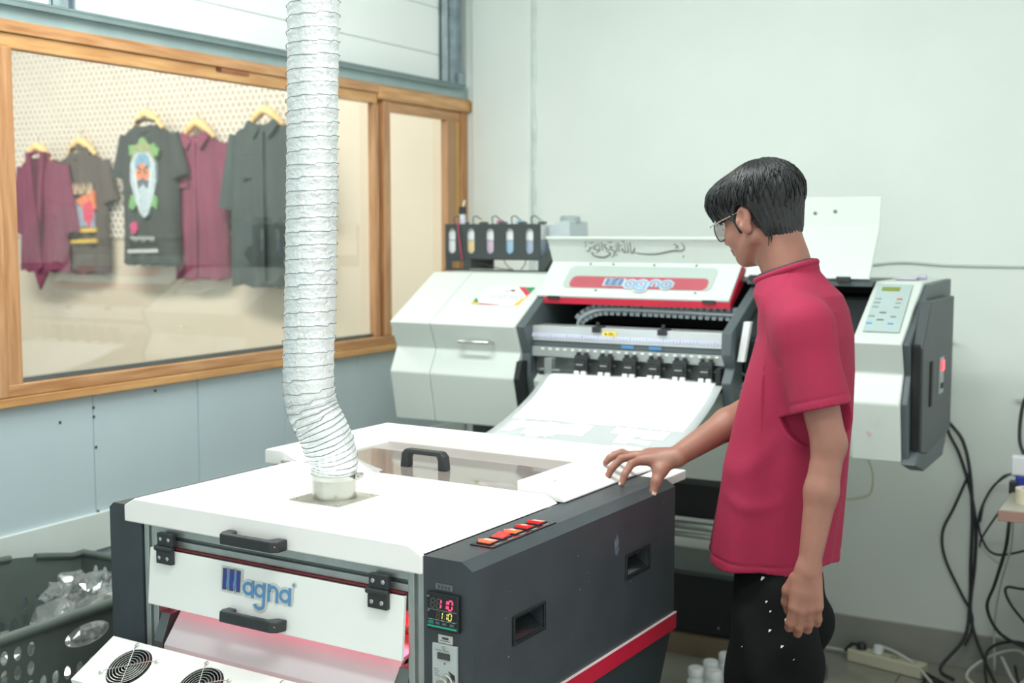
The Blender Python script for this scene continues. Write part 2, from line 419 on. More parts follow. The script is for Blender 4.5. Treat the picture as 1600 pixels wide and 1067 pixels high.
# diamond mesh on the wall
b = MB(); cw, ch = 0.036, 0.058; x = -6.2; y = 4.590
def strut(p, q, r=0.0026):
    d = Vector((q[0]-p[0], 0, q[1]-p[1])); l = d.length; n_ = Vector((-d.z, 0, d.x))/l*r
    A = Vector((p[0], y, p[1])); B = Vector((q[0], y, q[1])); o = Vector((0, -0.005, 0))
    b.add([A-n_, B-n_, B+n_, A+n_, A-n_+o, B-n_+o, B+n_+o, A+n_+o], [(4, 5, 6, 7), (0, 1, 5, 4), (2, 3, 7, 6)])
i = 0
while x < -3.55:
    z = 1.45
    while z < 2.75:
        strut((x, z), (x+cw/2, z+ch/2)); strut((x+cw/2, z+ch/2), (x, z+ch)); 
        strut((x+cw, z), (x+cw/2, z+ch/2)); strut((x+cw/2, z+ch/2), (x+cw, z+ch)); z += ch
    x += cw
msh = b.build('wall_mesh', M_mesh); tag(msh, 'white diamond wire mesh panel on the showroom wall behind the shirts', 'mesh panel', kind='stuff')

# ---- shirts
def shirt_obj(name, label, xc, ztop, w, length, col, style, group='shirts hung on the showroom wall', open_front=False, sl=0.20, collar=False):
    root = thing(name, label, 'shirt', (xc, 4.562-(0.055 if style in (0, 2, 4) else 0), ztop-length), 0, group, world=False)
    m = mat('cloth_'+name+str(xc), col, 0.85, var=0.10, scale=7, bump=0.15, bscale=14)
    def outline():
        # half outline (x,z) from neck down; z relative to hem
        s = w/2
        return s
    s = w/2; L_ = length
    # body as two bulged sheets with folds
    def bodyx(t):  # t 0 hem .. 1 shoulder
        return s*(1.0-0.05*t) if t < 0.75 else s*(0.9625)*(1-0.10*(t-0.75)/0.25)
    nz, nx = 26, 22
    for side in (1,):
        mb = MB(); F_ = []; B_ = []
        for i in range(nz+1):
            t = i/nz; hx = bodyx(t); rowF = []; rowB = []
            for j in range(nx+1):
                q = -1+2*j/nx; x_ = q*hx
                top = L_-0.02-abs(q)*0.075 - (0.035*max(0, 1-abs(q)*3.2))
                z_ = t*top
                if t < 0.02: z_ += 0.008*math.sin(q*9+xc*3)
                fold = 0.006*math.sin(q*13+xc*9+t*2)*(1-t*0.4)+0.004*math.sin(q*5+z_*11+xc)
                th = 0.035*math.sqrt(max(0, 1-q*q))+0.004
                rowF.append((x_, -th-fold, z_)); rowB.append((x_, th*0.3, z_))
            F_.append(rowF); B_.append(rowB[::-1])
        rows = [a+b_ for a, b_ in zip(F_, B_)]
        mb.grid(rows, closed_u=True)
        mb.add(rows[0], [tuple(range(len(rows[0])))]); mb.add(rows[-1], [tuple(range(len(rows[-1])))])
        mb.build('body', m, root, smooth=True, local=True, auto=60)
    for sx in (-1, 1):
        mb = MB(); rows = []
        sh = Vector((sx*s*0.78, 0, L_-0.095)); tip = Vector((sx*(s+0.006+sl*0.03), 0, L_-0.10-sl))
        for i in range(9):
            t = i/8; c = sh.lerp(tip, t); c.z -= 0.02*math.sin(t*PI)*0; r = 0.050+0.010*t; d = (tip-sh).normalized(); pz = Vector((-d.z*sx, 0, d.x*sx))
            row = []
            for j in range(14):
                a = 2*PI*j/14; row.append(c+pz*math.cos(a)*r+Vector((0, 1, 0))*math.sin(a)*0.026*(1+0.25*math.sin(5*a+xc)))
            rows.append(row)
        mb.grid(rows, closed_u=True); mb.add(rows[-1], [tuple(range(14))]); mb.add(rows[0], [tuple(range(14))])
        mb.build('sleeve', m, root, smooth=True, local=True, auto=60)
    def Fp(x_, z_, h): return (x_*w/0.46+(0.02 if style == 1 else 0), -0.043-h*3-0.002, z_)
    if collar:
        mb = MB(); mb.prism([(-0.075, L_-0.03), (-0.01, L_-0.075), (-0.045, L_-0.12), (-0.10, L_-0.06)], -0.052, -0.032, 'y')
        mb.prism([(0.075, L_-0.03), (0.01, L_-0.075), (0.045, L_-0.12), (0.10, L_-0.06)], -0.052, -0.032, 'y'); mb.build('collar', m, root, local=True, bevel=0.004)
        mb = MB(); mb.box((-0.012, -0.050, 0.02), (0.012, -0.036, L_-0.08)); mb.build('placket', m, root, local=True, bevel=0.003)
        mb = MB(); mb.box((-0.13, -0.046, L_-0.30), (-0.045, -0.034, L_-0.19)); mb.build('pocket', m, root, local=True, bevel=0.003)
    else:
        mb = MB(); mb.tube([(0.075*math.cos(a), -0.028+0.012*math.cos(2*a), L_-0.035+0.045*math.sin(a)*(1 if math.sin(a) < 0 else 0.3)) for a in [2*PI*i/18 for i in range(18)]], 0.008, 6, closed=True); mb.build('neckband', m, root, local=True, smooth=True)
    def flat(nm, polys, col_, h=0.001):
        mb = MB()
        for pts in polys:
            n = len(pts)
            # extruded flat print piece
            vs = [Fp(p[0], p[1], h) for p in pts]+[(Fp(p[0], p[1], h)[0], -0.030, p[1]) for p in pts]
            mb.add(vs, [tuple(range(n))]+[(i_, (i_+1) % n, n+(i_+1) % n, n+i_) for i_ in range(n)])
        mb.build(nm, mat('print_%d_%d_%d' % col_, col_, 0.7, var=0.12, scale=40), root, local=True)
    return root, flat, L_
def ell(cx, cz, rx, rz, n=14, a0=0, a1=360): return [(cx+rx*math.cos(math.radians(a0+(a1-a0)*i/n)), cz+rz*math.sin(math.radians(a0+(a1-a0)*i/n))) for i in range(n)]
def blob(cx, cz, rx, rz, n=12, jag=0.2, sd=1):
    r_ = random.Random(sd); return [(cx+rx*math.cos(2*PI*i/n)*(1+r_.uniform(-jag, jag)), cz+rz*math.sin(2*PI*i/n)*(1+r_.uniform(-jag, jag))) for i in range(n)]
# 1 maroon open robe-like shirt
root, flat, L_ = shirt_obj('kimono_shirt', 'maroon open-front shirt, leftmost on the wall with pointed hem', -5.34, 1.915, 0.37, 0.64, (122, 52, 82), 0, sl=0.34)
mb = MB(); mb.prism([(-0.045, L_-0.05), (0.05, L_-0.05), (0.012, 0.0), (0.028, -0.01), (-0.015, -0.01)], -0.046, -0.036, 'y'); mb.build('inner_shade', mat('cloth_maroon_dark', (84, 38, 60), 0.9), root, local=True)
mb = MB(); mb.prism([(-0.07, 0.05), (0.03, 0.06), (0.06, 0.01), (-0.01, -0.10)], -0.04, -0.025, 'y'); mb.build('tail', MATS['cloth_kimono_shirt-5.34'], root, local=True, bevel=0.003)
mb = MB(); mb.prism([(-0.075, L_-0.02), (-0.04, L_-0.02), (0.03, 0.02), (0.0, 0.0)], -0.054, -0.036, 'y'); mb.prism([(0.075, L_-0.02), (0.04, L_-0.02), (0.005, 0.30), (0.03, 0.26)], -0.056, -0.036, 'y'); mb.build('lapel', MATS['cloth_kimono_shirt-5.34'], root, local=True, bevel=0.004)
# 2 brown tee with city print
root, flat, L_ = shirt_obj('brown_tshirt', 'dark brown T-shirt printed with a grey city scene above yellow stripes', -5.10, 1.935, 0.36, 0.665, (92, 84, 80), 1)
zb = L_-0.46
flat('print_city', [[(-0.13, zb+0.03), (-0.15, zb+0.2), (-0.07, zb+0.19), (-0.02, zb+0.14), (0.13, zb+0.11), (0.13, zb+0.03)]], (150, 158, 178))
flat('print_stripe', [[(-0.13, zb), (-0.13, zb+0.022), (0.14, zb+0.028), (0.14, zb+0.006)], [(-0.125, zb-0.055), (-0.125, zb-0.035), (0.14, zb-0.028), (0.14, zb-0.05)]], (216, 182, 84), 0.0014)
flat('print_figure', [[(-0.15, zb+0.2), (-0.16, zb+0.3), (-0.14, zb+0.27), (-0.12, zb+0.3), (-0.10, zb+0.24), (-0.10, zb+0.18)]], (216, 176, 60), 0.0014)
flat('print_sun', [[(-0.04, zb+0.17), (0.13, zb+0.22), (0.14, zb+0.12), (0.02, zb+0.13)]], (228, 130, 92), 0.0012)
flat('print_splash', [blob(0.075, zb+0.10, 0.045, 0.06, 12, 0.35, 5)], (214, 78, 104), 0.0017)
mbt = MB()
for i, x_ in enumerate([-0.06, -0.03, 0.0, 0.035, 0.07, 0.1]): ribbon(mbt, [(x_, zb+0.20), (x_+0.012, zb+0.26), (x_+0.02, zb+0.20+0.02*(i % 2))], 0.012, lambda a, b_, h: (a*0.8+0.02, -0.043-h*3-0.0075, b_))
mbt.build('print_letters', mat('print_cream', (216, 190, 160), 0.7), root, local=True)
# 3 black tee with bearded face motif
root, flat, L_ = shirt_obj('black_tshirt', 'black T-shirt printed with a white-bearded face ringed by green leaves', -4.57, 2.05, 0.38, 0.73, (62, 68, 68), 2)
zc = L_-0.29
for pl_ in (blob(-0.085, zc+0.12, 0.035, 0.03, 8, 0.4, 1), blob(0.085, zc+0.12, 0.035, 0.03, 8, 0.4, 2), blob(-0.09, zc-0.13, 0.035, 0.04, 8, 0.4, 3), blob(0.08, zc-0.13, 0.035, 0.04, 8, 0.4, 4), blob(0, zc+0.145, 0.04, 0.035, 9, 0.3, 6)): flat('print_leaf', [pl_], (116, 168, 104))
flat('print_wreath', [ell(0, zc+0.07, 0.095, 0.095)], (150, 160, 118), 0.0013)
flat('print_beard', [[(-0.10, zc+0.06), (-0.105, zc-0.03), (-0.07, zc-0.12), (-0.03, zc-0.19), (0.0, zc-0.21), (0.035, zc-0.19), (0.075, zc-0.12), (0.105, zc-0.03), (0.10, zc+0.06), (0.05, zc+0.11), (-0.05, zc+0.11)]], (178, 196, 204), 0.0017)
flat('print_cap', [ell(0, zc+0.06, 0.06, 0.05, 12)], (120, 160, 184), 0.0021)
flat('print_face', [ell(0, zc+0.01, 0.055, 0.048, 12)], (222, 138, 104), 0.0025)
flat('print_moustache', [[(-0.05, zc-0.03), (0, zc-0.015), (0.05, zc-0.03), (0.035, zc-0.065), (0, zc-0.04), (-0.035, zc-0.065)]], (96, 108, 120), 0.0028)
flat('print_brow', [[(-0.045, zc+0.035), (-0.008, zc+0.02), (-0.008, zc+0.03), (-0.045, zc+0.048)], [(0.045, zc+0.035), (0.008, zc+0.02), (0.008, zc+0.03), (0.045, zc+0.048)]], (60, 110, 100), 0.003)
flat('print_eye', [ell(-0.024, zc+0.012, 0.009, 0.007, 8)], (60, 84, 70), 0.0031); flat('print_eye', [ell(0.024, zc+0.012, 0.009, 0.007, 8)], (60, 84, 70), 0.0031); flat('print_nose', [[(-0.007, zc-0.018), (0.007, zc-0.018), (0, zc+0.01)]], (190, 104, 80), 0.0031)
flat('print_streak', [[(-0.07, zc+0.02), (-0.062, zc+0.02), (-0.035, zc-0.15), (-0.04, zc-0.15)]], (232, 238, 240), 0.0021); flat('print_streak', [[(0.07, zc+0.02), (0.062, zc+0.02), (0.035, zc-0.15), (0.04, zc-0.15)]], (232, 238, 240), 0.0021)
flat('print_petal', [blob(-0.09, zc-0.26, 0.035, 0.035, 9, 0.3, 9)], (196, 70, 120), 0.0013)
mbt = MB()
for i in range(9): ribbon(mbt, [(-0.11+i*0.021, zc-0.30), (-0.105+i*0.021, zc-0.325+0.01*(i % 3 == 0)), (-0.095+i*0.021, zc-0.305)], 0.009, lambda a, b_, h: (a*0.87, -0.043-h*3-0.003, b_))
ribbon(mbt, [(-0.14, zc-0.375), (0.10, zc-0.37)], 0.018, lambda a, b_, h: (a*0.87, -0.043-h*3-0.003, b_))
mbt.build('print_letters', mat('print_grey', (190, 196, 194), 0.7), root, local=True)
# 4 maroon button shirt, 5 dark button shirt
root, flat, L_ = shirt_obj('maroon_shirt', 'maroon button-up collared shirt hanging beside the dark one', -4.29, 1.995, 0.36, 0.74, (130, 58, 86), 3, collar=True, sl=0.24)
root, flat, L_ = shirt_obj('dark_shirt', 'large charcoal button-up shirt at the right end of the wall', -3.82, 2.03, 0.46, 0.80, (62, 74, 74), 4, collar=True, sl=0.34)
# hangers
def hanger(xc, z):
    r = thing('shirt_hanger', None, 'hanger', (xc, 4.555 if xc in (-5.10, -4.29) else 4.50, z), 0, 'pale wooden hangers on the showroom wall', world=False)
    b = MB()
    b.tube(catmull([(-0.10, 0, -0.075), (-0.06, -0.005, -0.035), (0, -0.01, 0.0), (0.06, -0.005, -0.035), (0.10, 0, -0.075)], 5), [0.012]*3+[0.016]*3+[0.022]*9+[0.016]*3+[0.012]*3, 8)
    b.build('arm', mat('hanger_wood', (232, 196, 136), 0.45, var=0.05), r, smooth=True, local=True)
    b = MB(); b.tube([(0, 0, 0.02), (0, 0, 0.05), (0.008, 0, 0.065), (0.016, 0.01, 0.06)], 0.0025, 6); b.build('hook', M_steel, r, smooth=True, local=True)
    return r
for xc, z, lb in ((-5.36, 1.925, 'maroon open-front shirt at far left'), (-5.10, 1.95, 'brown printed T-shirt'), (-4.57, 2.062, 'black T-shirt with bearded face'), (-4.29, 2.01, 'maroon button-up shirt'), (-3.82, 2.045, 'charcoal button-up shirt')):
    h = hanger(xc, z); h['label'] = 'pale wooden hanger holding the '+lb
# ================================================================ film dryer (local frame: u across, v back, w up)
AD = math.radians(-2.7)
dry = thing('film_dryer', 'white and charcoal curing oven with red stripe, fans and lettered front door', 'dryer', (-1.127, 1.710, 0), AD, world=False)
MD = Matrix.Translation((-1.127, 1.710, 0)) @ Matrix.Rotation(AD, 4, 'Z')
def dw(u, v, w_): return tuple(MD @ Vector((u, v, w_)))
# right side cover
V1 = 0.80; hs = [(0.129, 0.228, 0.781, 0.822), (0.564, 0.664, 0.790, 0.832)]
mb = MB()
Fs = lambda v, w_: (0.10, v, w_)
holed_sheet(mb, [0.0, 0.129, 0.228, 0.564, 0.664, V1], [0.617, 0.781, 0.790, 0.822, 0.832, 0.936], hs, Fs)
for (a, b_, c, d) in hs:   # recess walls
    o = (0.10, 0.068)
    mb.add([(o[0], a, c), (o[0], b_, c), (o[1], b_, c+0.004), (o[1], a, c+0.004)], [(0, 1, 2, 3)])
    mb.add([(o[0], a, d), (o[0], b_, d), (o[1], b_, d), (o[1], a, d)], [(0, 1, 2, 3)])
    mb.add([(o[0], a, c), (o[0], a, d), (o[1], a, d), (o[1], a, c+0.004)], [(0, 1, 2, 3)])
    mb.add([(o[0], b_, c), (o[0], b_, d), (o[1], b_, d), (o[1], b_, c+0.004)], [(0, 1, 2, 3)])
    mb.add([(o[1], a, c+0.004), (o[1], b_, c+0.004), (o[1], b_, d), (o[1], a, d)], [(0, 1, 2, 3)])
mb.add([(0.10, 0, 0.936), (0.10, V1, 0.936), (0.078, V1, 0.95), (0.078, 0, 0.95)], [(0, 1, 2, 3)])
mb.add([(0.078, 0, 0.95), (0.078, V1, 0.95), (0.0, V1, 0.95), (0.0, 0, 0.95)], [(0, 1, 2, 3)])
for v in (0, V1): mb.add([(0, v, 0.617), (0.10, v, 0.617), (0.10, v, 0.936), (0.078, v, 0.95), (0, v, 0.95)], [(0, 1, 2, 3, 4)])
mb.add([(0, 0, 0.617), (0.10, 0, 0.617), (0.10, V1, 0.617), (0, V1, 0.617)], [(0, 1, 2, 3)])
mb.build('side_cover', M_dark, dry, local=True)
M_gl = mat('gloss_black', (34, 38, 40), 0.16, var=0.05)
for (a, b_, c, d) in hs:
    m = MB(); t = 0.006
    for lo, hi in (((.099, a-t, c-t), (.104, b_+t, c)), ((.099, a-t, d), (.104, b_+t, d+t)), ((.099, a-t, c), (.104, a, d)), ((.099, b_, c), (.104, b_+t, d))): m.box(lo, hi)
    m.prism([(0.072, c+0.005), (0.098, c+0.001), (0.072, c+0.022)], a+0.001, b_-0.001, 'y')
    m.build('grip_recess', M_gl, dry, local=True, bevel=0.001)
# left side cover
mb = MB(); mb.prism([(-0.782, 0.617), (-0.782, 0.94), (-0.770, 0.95), (-0.735, 0.95), (-0.690, 0.95), (-0.690, 0.617)], 0.0, V1, 'y'); mb.build('side_cover', M_dark, dry, local=True)
for s, (ua, ub) in enumerate(((0.1, 0.1035), (-0.7855, -0.782))):
    mb = MB(); mb.box((ua, 0.0, 0.617), (ub, V1+0.006, 0.652)); mb.build('stripe', M_red, dry, local=True)
    mb = MB(); mb.box((ua, 0.0, 0.652), (ub+(0.001 if s == 0 else 0), V1+0.006, 0.6545)); mb.build('stripe_edge', mat('stripe_edge', (235, 215, 215), 0.4), dry, local=True)
# lower body
mb = MB(); mb.prism([(0.03, 0.10), (0.0, 0.616), (V1, 0.616), (0.72, 0.46), (0.60, 0.10)], -0.776, 0.094, 'x'); mb.build('lower_body', M_dark2, dry, local=True)
for (u, v) in ((-0.70, 0.08), (-0.70, 0.55), (0.02, 0.08), (0.02, 0.55)):
    m = MB(); m.tube([(u-0.015, v, 0.04), (u+0.015, v, 0.04)], 0.04, 18); m.box((u-0.02, v-0.02, 0.04), (u-0.016, v+0.02, 0.1)); m.box((u+0.016, v-0.02, 0.04), (u+0.02, v+0.02, 0.1)); m.build('caster', M_black, dry, local=True)
# glow baffle and oven chamber
mb = MB(); mb.box((-0.651, 0.0305, 0.845), (-0.037, 0.119, 0.93)); mb.build('added_glow_baffle', M_alud, dry, local=True)  # added unseen box, keeps heater glow from leaking past the lid
mb = MB(); mb.box((-0.69, 0.12, 0.618), (-0.001, 0.90, 0.94)); mb.build('oven_chamber', mat('chamber', (214, 208, 205), 0.5, var=0.05), dry, local=True)
# aluminium posts and rail
for (u0, u1) in ((-0.688, -0.652), (-0.036, -0.001)):
    m = MB(); um = (u0+u1)/2
    m.box((u0, 0.004, 0.55), (um-0.004, 0.03, 0.925)); m.box((um+0.004, 0.004, 0.55), (u1, 0.03, 0.925)); m.box((um-0.006, 0.012, 0.55), (um+0.006, 0.028, 0.925))
    m.build('post', M_alu, dry, local=True, bevel=0.001)
m = MB(); m.box((-0.652, 0.004, 0.880), (-0.036, 0.03, 0.893)); m.box((-0.652, 0.004, 0.901), (-0.036, 0.03, 0.925)); m.build('cross_rail', M_alu, dry, local=True, bevel=0.001)
m = MB(); m.box((-0.651, 0.012, 0.8935), (-0.037, 0.03, 0.9005)); m.build('rail_groove', M_alud, dry, local=True)
m = MB(); m.box((-0.651, 0.007, 0.846), (-0.037, 0.030, 0.8795)); m.build('added_glow_strip', M_alud, dry, local=True)  # added strip behind the door top, blocks heater glow under the rail
m = MB(); m.box((-0.650, -0.004, 0.8778), (-0.038, 0.012, 0.8795)); m.build('red_trim', M_redt, dry, local=True)
# front door, hinged at the top, bottom edge out
TD = Matrix.Translation((0, 0, 0.874)) @ Matrix.Rotation(math.radians(-5), 4, 'X')
def dF(x, z, h=0): return tuple(TD @ Vector((x, -0.004-h, z)))
m = MB(); m.box((-0.662, -0.004, -0.112), (-0.038, 0.004, 0.0), TD)
door = m.build('door', M_white, dry, local=True, bevel=0.0015)
logo(lambda x, y, h: dF(-0.462+x, -0.072+y*0.93, h+0.0008), 0.178, 0.072, door, mat('logo_navy', (58, 66, 140), 0.4), mat('logo_blue', (92, 148, 200), 0.4), mat('logo_back', (206, 212, 208), 0.45, var=0.04, scale=60), reg=True)
def hinge(u, z):
    m = MB(); m.box((u-0.021, -0.012, z+0.004), (u+0.021, -0.002, z+0.030)); m.box((u-0.021, -0.016, z-0.030), (u+0.021, -0.006, z-0.004))
    m.tube([(u-0.024, -0.014, z), (u+0.024, -0.014, z)], 0.0055, 12)
    h = m.build('hinge', M_black, dry, local=True, bevel=0.0015)
    sm = MB()
    for (a, c) in ((-0.011, 0.018), (0.011, 0.018)): sm.lathe([(0.0042, 0), (0.0042, 0.0015), (0.0025, 0.002)], (0, 0, 0), 10, Matrix.Translation((u+a, -0.0118, z+c)) @ Matrix.Rotation(PI/2, 4, 'X'))
    for (a, c) in ((-0.011, -0.018), (0.011, -0.018)): sm.lathe([(0.0042, 0), (0.0042, 0.0015), (0.0025, 0.002)], (0, 0, 0), 10, Matrix.Translation((u+a, -0.0158, z+c)) @ Matrix.Rotation(PI/2, 4, 'X'))
    sm.build('screw', M_steel, h, local=True)
hinge(-0.612, 0.879); hinge(-0.088, 0.877)
def pull(parent, M, L_=0.145):
    """bridge handle along x, standing out along -y"""
    m = MB(); h = L_/2
    m.prism([(-h, 0), (-h, -0.020), (-h+0.008, -0.034), (h-0.012, -0.034), (h, -0.024), (h, 0), (h-0.020, 0), (h-0.030, -0.018), (-h+0.028, -0.020), (-h+0.020, 0)], -0.0105, 0.0105, 'z', M=M)
    o = m.build('handle', M_black, parent, local=True, bevel=0.003, seg=3)
    s_ = MB(); s_.lathe([(0.005, 0), (0.005, 0.002), (0.002, 0.003)], (0, 0, 0), 10, M @ Matrix.Translation((h-0.009, -0.0255, 0)) @ Matrix.Rotation(PI/2+0.6, 4, 'X'))
    s_.build('screw', M_steel, o, local=True)
    return o
# lid
mb = MB()
mb.prism([(-0.735, 0.917), (-0.735, 0.950), (-0.705, 0.966), (-0.030, 0.966), (-0.0008, 0.951), (-0.0008, 0.917)], -0.004, 0.006, 'y')
mb.prism([(-0.735, 0.9505), (-0.705, 0.966), (-0.030, 0.966), (-0.0008, 0.951)], 0.006, 0.462, 'y')
lid = mb.build('front_lid', M_lidw, dry, local=True, bevel=0.003)
pull(dry, Matrix.Translation((-0.373, -0.0045, 0.928)))
pull(dry, TD @ Matrix.Translation((-0.370, -0.0045, -0.094)))
# rear lid frame
RL = MB(); z0, z1 = 0.951, 0.985
RL.prism([(-0.80, z0), (-0.80, z1-0.004), (-0.792, z1), (-0.745, z1), (-0.745, z0)], 0.47, 0.93, 'y')
RL.prism([(-0.104, z0), (-0.104, z1), (-0.036, z1), (0.008, z0+0.004), (0.008, z0)], 0.47, 0.93, 'y')
RL.box((-0.745, 0.805, z0), (-0.104, 0.93, z1))
RL.prism([(-0.745, z0), (-0.745, z1), (-0.69, z0+0.012), (-0.69, z0)], 0.47, 0.804, 'y')
RL.build('rear_lid_frame', M_lidw, dry, local=True, bevel=0.002)
mb = MB(); mb.box((-0.744, 0.463, 0.958), (-0.1045, 0.8045, 0.963)); acr = mb.build('acrylic_window', glass_mat('acrylic', (0.72, 0.64, 0.60), 0.18, 0.02, 0.40, (0.50, 0.43, 0.40)), dry, local=True)
mb = MB(); mb.box((-0.744, 0.463, 0.942), (-0.1045, 0.8045, 0.95)); mb.build('inner_tray', mat('tray_brown', (180, 164, 154), 0.5, var=0.05), dry, local=True)
# upright bridge handle on the acrylic
def bridge(parent, c, L_):
    m = MB(); h = L_/2; M = Matrix.Translation(c) @ Matrix.Rotation(math.radians(0), 4, 'Z')
    m.prism([(-h-0.004, 0), (-h, 0.032), (-h+0.010, 0.042), (h-0.010, 0.042), (h, 0.032), (h+0.004, 0), (h-0.018, 0), (h-0.018, 0.022), (h-0.022, 0.031), (-h+0.022, 0.031), (-h+0.018, 0.022), (-h+0.018, 0)], -0.011, 0.011, 'y', M=M)
    m.build('handle', M_black, parent, local=True, bevel=0.003, seg=3)
bridge(dry, (-0.405, 0.565, 0.963), 0.118)
# chips along the lid edge
ch = MB(); random.seed(5)
for i in range(46):
    v = 0.49+random.random()*0.42; s_ = random.uniform(0.001, 0.0035)
    ch.cbox((-0.0365+random.uniform(-.001, .001), v, z1-0.0002), (0.0012, s_*1.6, 0.0012))
for i in range(5): ch.cbox((-0.19+random.uniform(-.06, .06), 0.86+random.uniform(-.03, .03), z1), (0.012, 0.0016, 0.0008))
ch.build('paint_chips', M_chip, dry, local=True)
# rear tray behind
mb = MB(); mb.box((-0.70, 0.931, 0.90), (0.0, 0.96, 0.935)); mb.box((0.0, 0.802, 0.925), (0.066, 0.935, 0.947)); mb.build('rear_tray', M_white, dry, local=True, bevel=0.003)
# slot, heaters, apron
M_heat = mat('heater_glow', (255, 60, 60), 0.5, emit=(255, 40, 50), estr=1.6)
for z in (0.80, 0.83): 
    m = MB(); m.tube([(-0.65, 0.075, z), (-0.04, 0.075, z)], 0.008, 10); m.build('heater_tube', M_heat, dry, local=True)
m = MB(); m.tube([(-0.0415, 0.022, 0.765), (-0.0415, 0.022, 0.838)], 0.0055, 8); m.build('heater_end', mat('heater_orange', (255, 140, 50), 0.5, emit=(255, 120, 40), estr=1.8), dry, local=True)
l = bpy.data.lights.new('heater_light', 'AREA'); l.shape = 'RECTANGLE'; l.size = 0.60; l.size_y = 0.03; l.energy = 0.24; l.spread = math.radians(75); l.color = (1.0, 0.20, 0.32)
lo = bpy.data.objects.new('heater_light', l); COL.objects.link(lo); lo.parent = dry; lo.location = (-0.345, 0.050, 0.790); lo.rotation_euler = (math.radians(-8), 0, 0)
m = MB(); m.prism([(0.10, 0.765), (0.03, 0.752), (-0.02, 0.690), (-0.024, 0.56), (-0.018, 0.56), (-0.014, 0.688), (0.034, 0.746), (0.10, 0.758)], -0.612, -0.065, 'x'); m.build('apron', mat('apron_sheet', (206, 204, 206), 0.3, var=0.02), dry, local=True)
for u in (-0.652, -0.0625):
    m = MB(); m.prism([(0.10, 0.742), (0.01, 0.742), (-0.012, 0.69), (-0.012, 0.56), (0.10, 0.56)], u+0.002, u+0.026, 'x'); m.build('bracket', M_alud, dry, local=True, bevel=0.001)
# fan box on the front
c0 = Vector((-0.728, -0.045, 0.694)); sl = math.radians(28)
TF = Matrix.Translation(c0) @ Matrix.Rotation(sl, 4, 'X')
FW, FL = 0.775, 0.118
def fF(x, y, h=0): return tuple(TF @ Vector((x, -y, h)))      # y down the slope
fans = [(0.105+0.188*i, 0.060) for i in range(4)]
m = MB(); R_ = 0.044
for (cx, cy) in fans:
    oval_cell(m, cx-0.094 if cx > 0.11 else 0.0, cx+0.094 if cx < 0.6 else FW, 0, FL, cx, cy, R_, R_, lambda a, b_: fF(a, b_), n=32)
m.add([fF(0, FL), fF(FW, FL), fF(FW, FL+0.012, -0.045), fF(0, FL+0.012, -0.045)], [(0, 1, 2, 3)])
m.add([fF(0, 0), fF(FW, 0), fF(FW, 0, -0.045), fF(0, 0, -0.045)], [(0, 1, 2, 3)])
for x in (0, FW): m.add([fF(x, 0), fF(x, FL), fF(x, FL+0.012, -0.045), fF(x, 0, -0.045)], [(0, 1, 2, 3)])
m.add([fF(0, 0, -0.045), fF(FW, 0, -0.045), fF(FW, FL+0.012, -0.045), fF(0, FL+0.012, -0.045)], [(0, 1, 2, 3)])
fanbox = m.build('fan_box', M_white, dry, local=True)
for (cx, cy) in fans:
    m = MB(); Mf = TF @ Matrix.Translation((cx, -cy, -0.024))
    m.lathe([(0.043, 0), (0.0435, 0.022), (0.046, 0.0235), (0.0462, 0.0246), (0.0425, 0.0246), (0.041, 0.018), (0.041, 0.002), (0.0, 0.002)][:7]+[(0.001, 0.002)], (0, 0, 0), 32, Mf)
    m.lathe([(0.016, 0.002), (0.016, 0.012), (0.013, 0.014), (0.001, 0.014)], (0, 0, 0), 20, Mf)
    for q in range(7):
        a = 2*PI*q/7; Mq = Mf @ Matrix.Rotation(a, 4, 'Z') @ Matrix.Translation((0.027, 0, 0.008)) @ Matrix.Rotation(0.6, 4, 'X'); m.cbox((0, 0, 0), (0.024, 0.016, 0.0012), Mq)
    fan = m.build('fan', M_blackm, dry, local=True)
    g = MB(); 
    for i, r in enumerate((0.007, 0.013, 0.019, 0.025, 0.031, 0.037, 0.0425)):
        g.tube([tuple(TF @ Vector((cx+r*math.cos(t), -cy+r*math.sin(t), 0.0045))) for t in [2*PI*j/30 for j in range(30)]], 0.00085, 5, closed=True)
    a0 = math.radians(28)
    for d in (0, PI/2):
        e1 = fF(cx+0.058*math.cos(a0+d), cy-0.058*math.sin(a0+d), 0.0015); e2 = fF(cx-0.058*math.cos(a0+d), cy+0.058*math.sin(a0+d), 0.0015)
        m1 = fF(cx+0.045*math.cos(a0+d), cy-0.045*math.sin(a0+d), 0.0055); m2 = fF(cx-0.045*math.cos(a0+d), cy+0.045*math.sin(a0+d), 0.0055)
        g.tube([e1, m1, m2, e2], 0.0011, 6)
        for e in (e1, e2):
            g.lathe([(0.0042, 0), (0.0042, 0.003), (0.002, 0.0042)], (0, 0, 0), 10, Matrix.Translation(e) @ Matrix.Rotation(sl, 4, 'X') @ Matrix.Translation((0, 0, -0.001)))
    g.build('guard', M_steel, fan, local=True)
# controls on the front of the right cover
def F0(x, z, h=0): return (x, -0.0005-h, z)
m = MB(); m.box((0.013, -0.010, 0.829), (0.077, 0.0, 0.893)); disp = m.build('temperature_display', M_gl, dry, local=True, bevel=0.0015)
m = MB(); 
for i, x in enumerate((0.0215, 0.0335)): seven(m, '8', x, 0.868, 0.0075, 0.0155, 0.0017, lambda a, b_, h: (a, -0.0102-h*0.5, b_))
for x in (0.0335, 0.0445): seven(m, '8', x+0.0000, 0.8505, 0.006, 0.0115, 0.0012, lambda a, b_, h: (a, -0.0102-h*0.5, b_))
m.build('dim_digits', mat('digit_off', (92, 88, 80), 0.5), disp, local=True)
m = MB()
for ch_, x in (('1', 0.0345), ('1', 0.0465), ('0', 0.0575)): seven(m, ch_, x, 0.868, 0.0078, 0.0160, 0.0025, lambda a, b_, h: (a, -0.0104-h, b_))
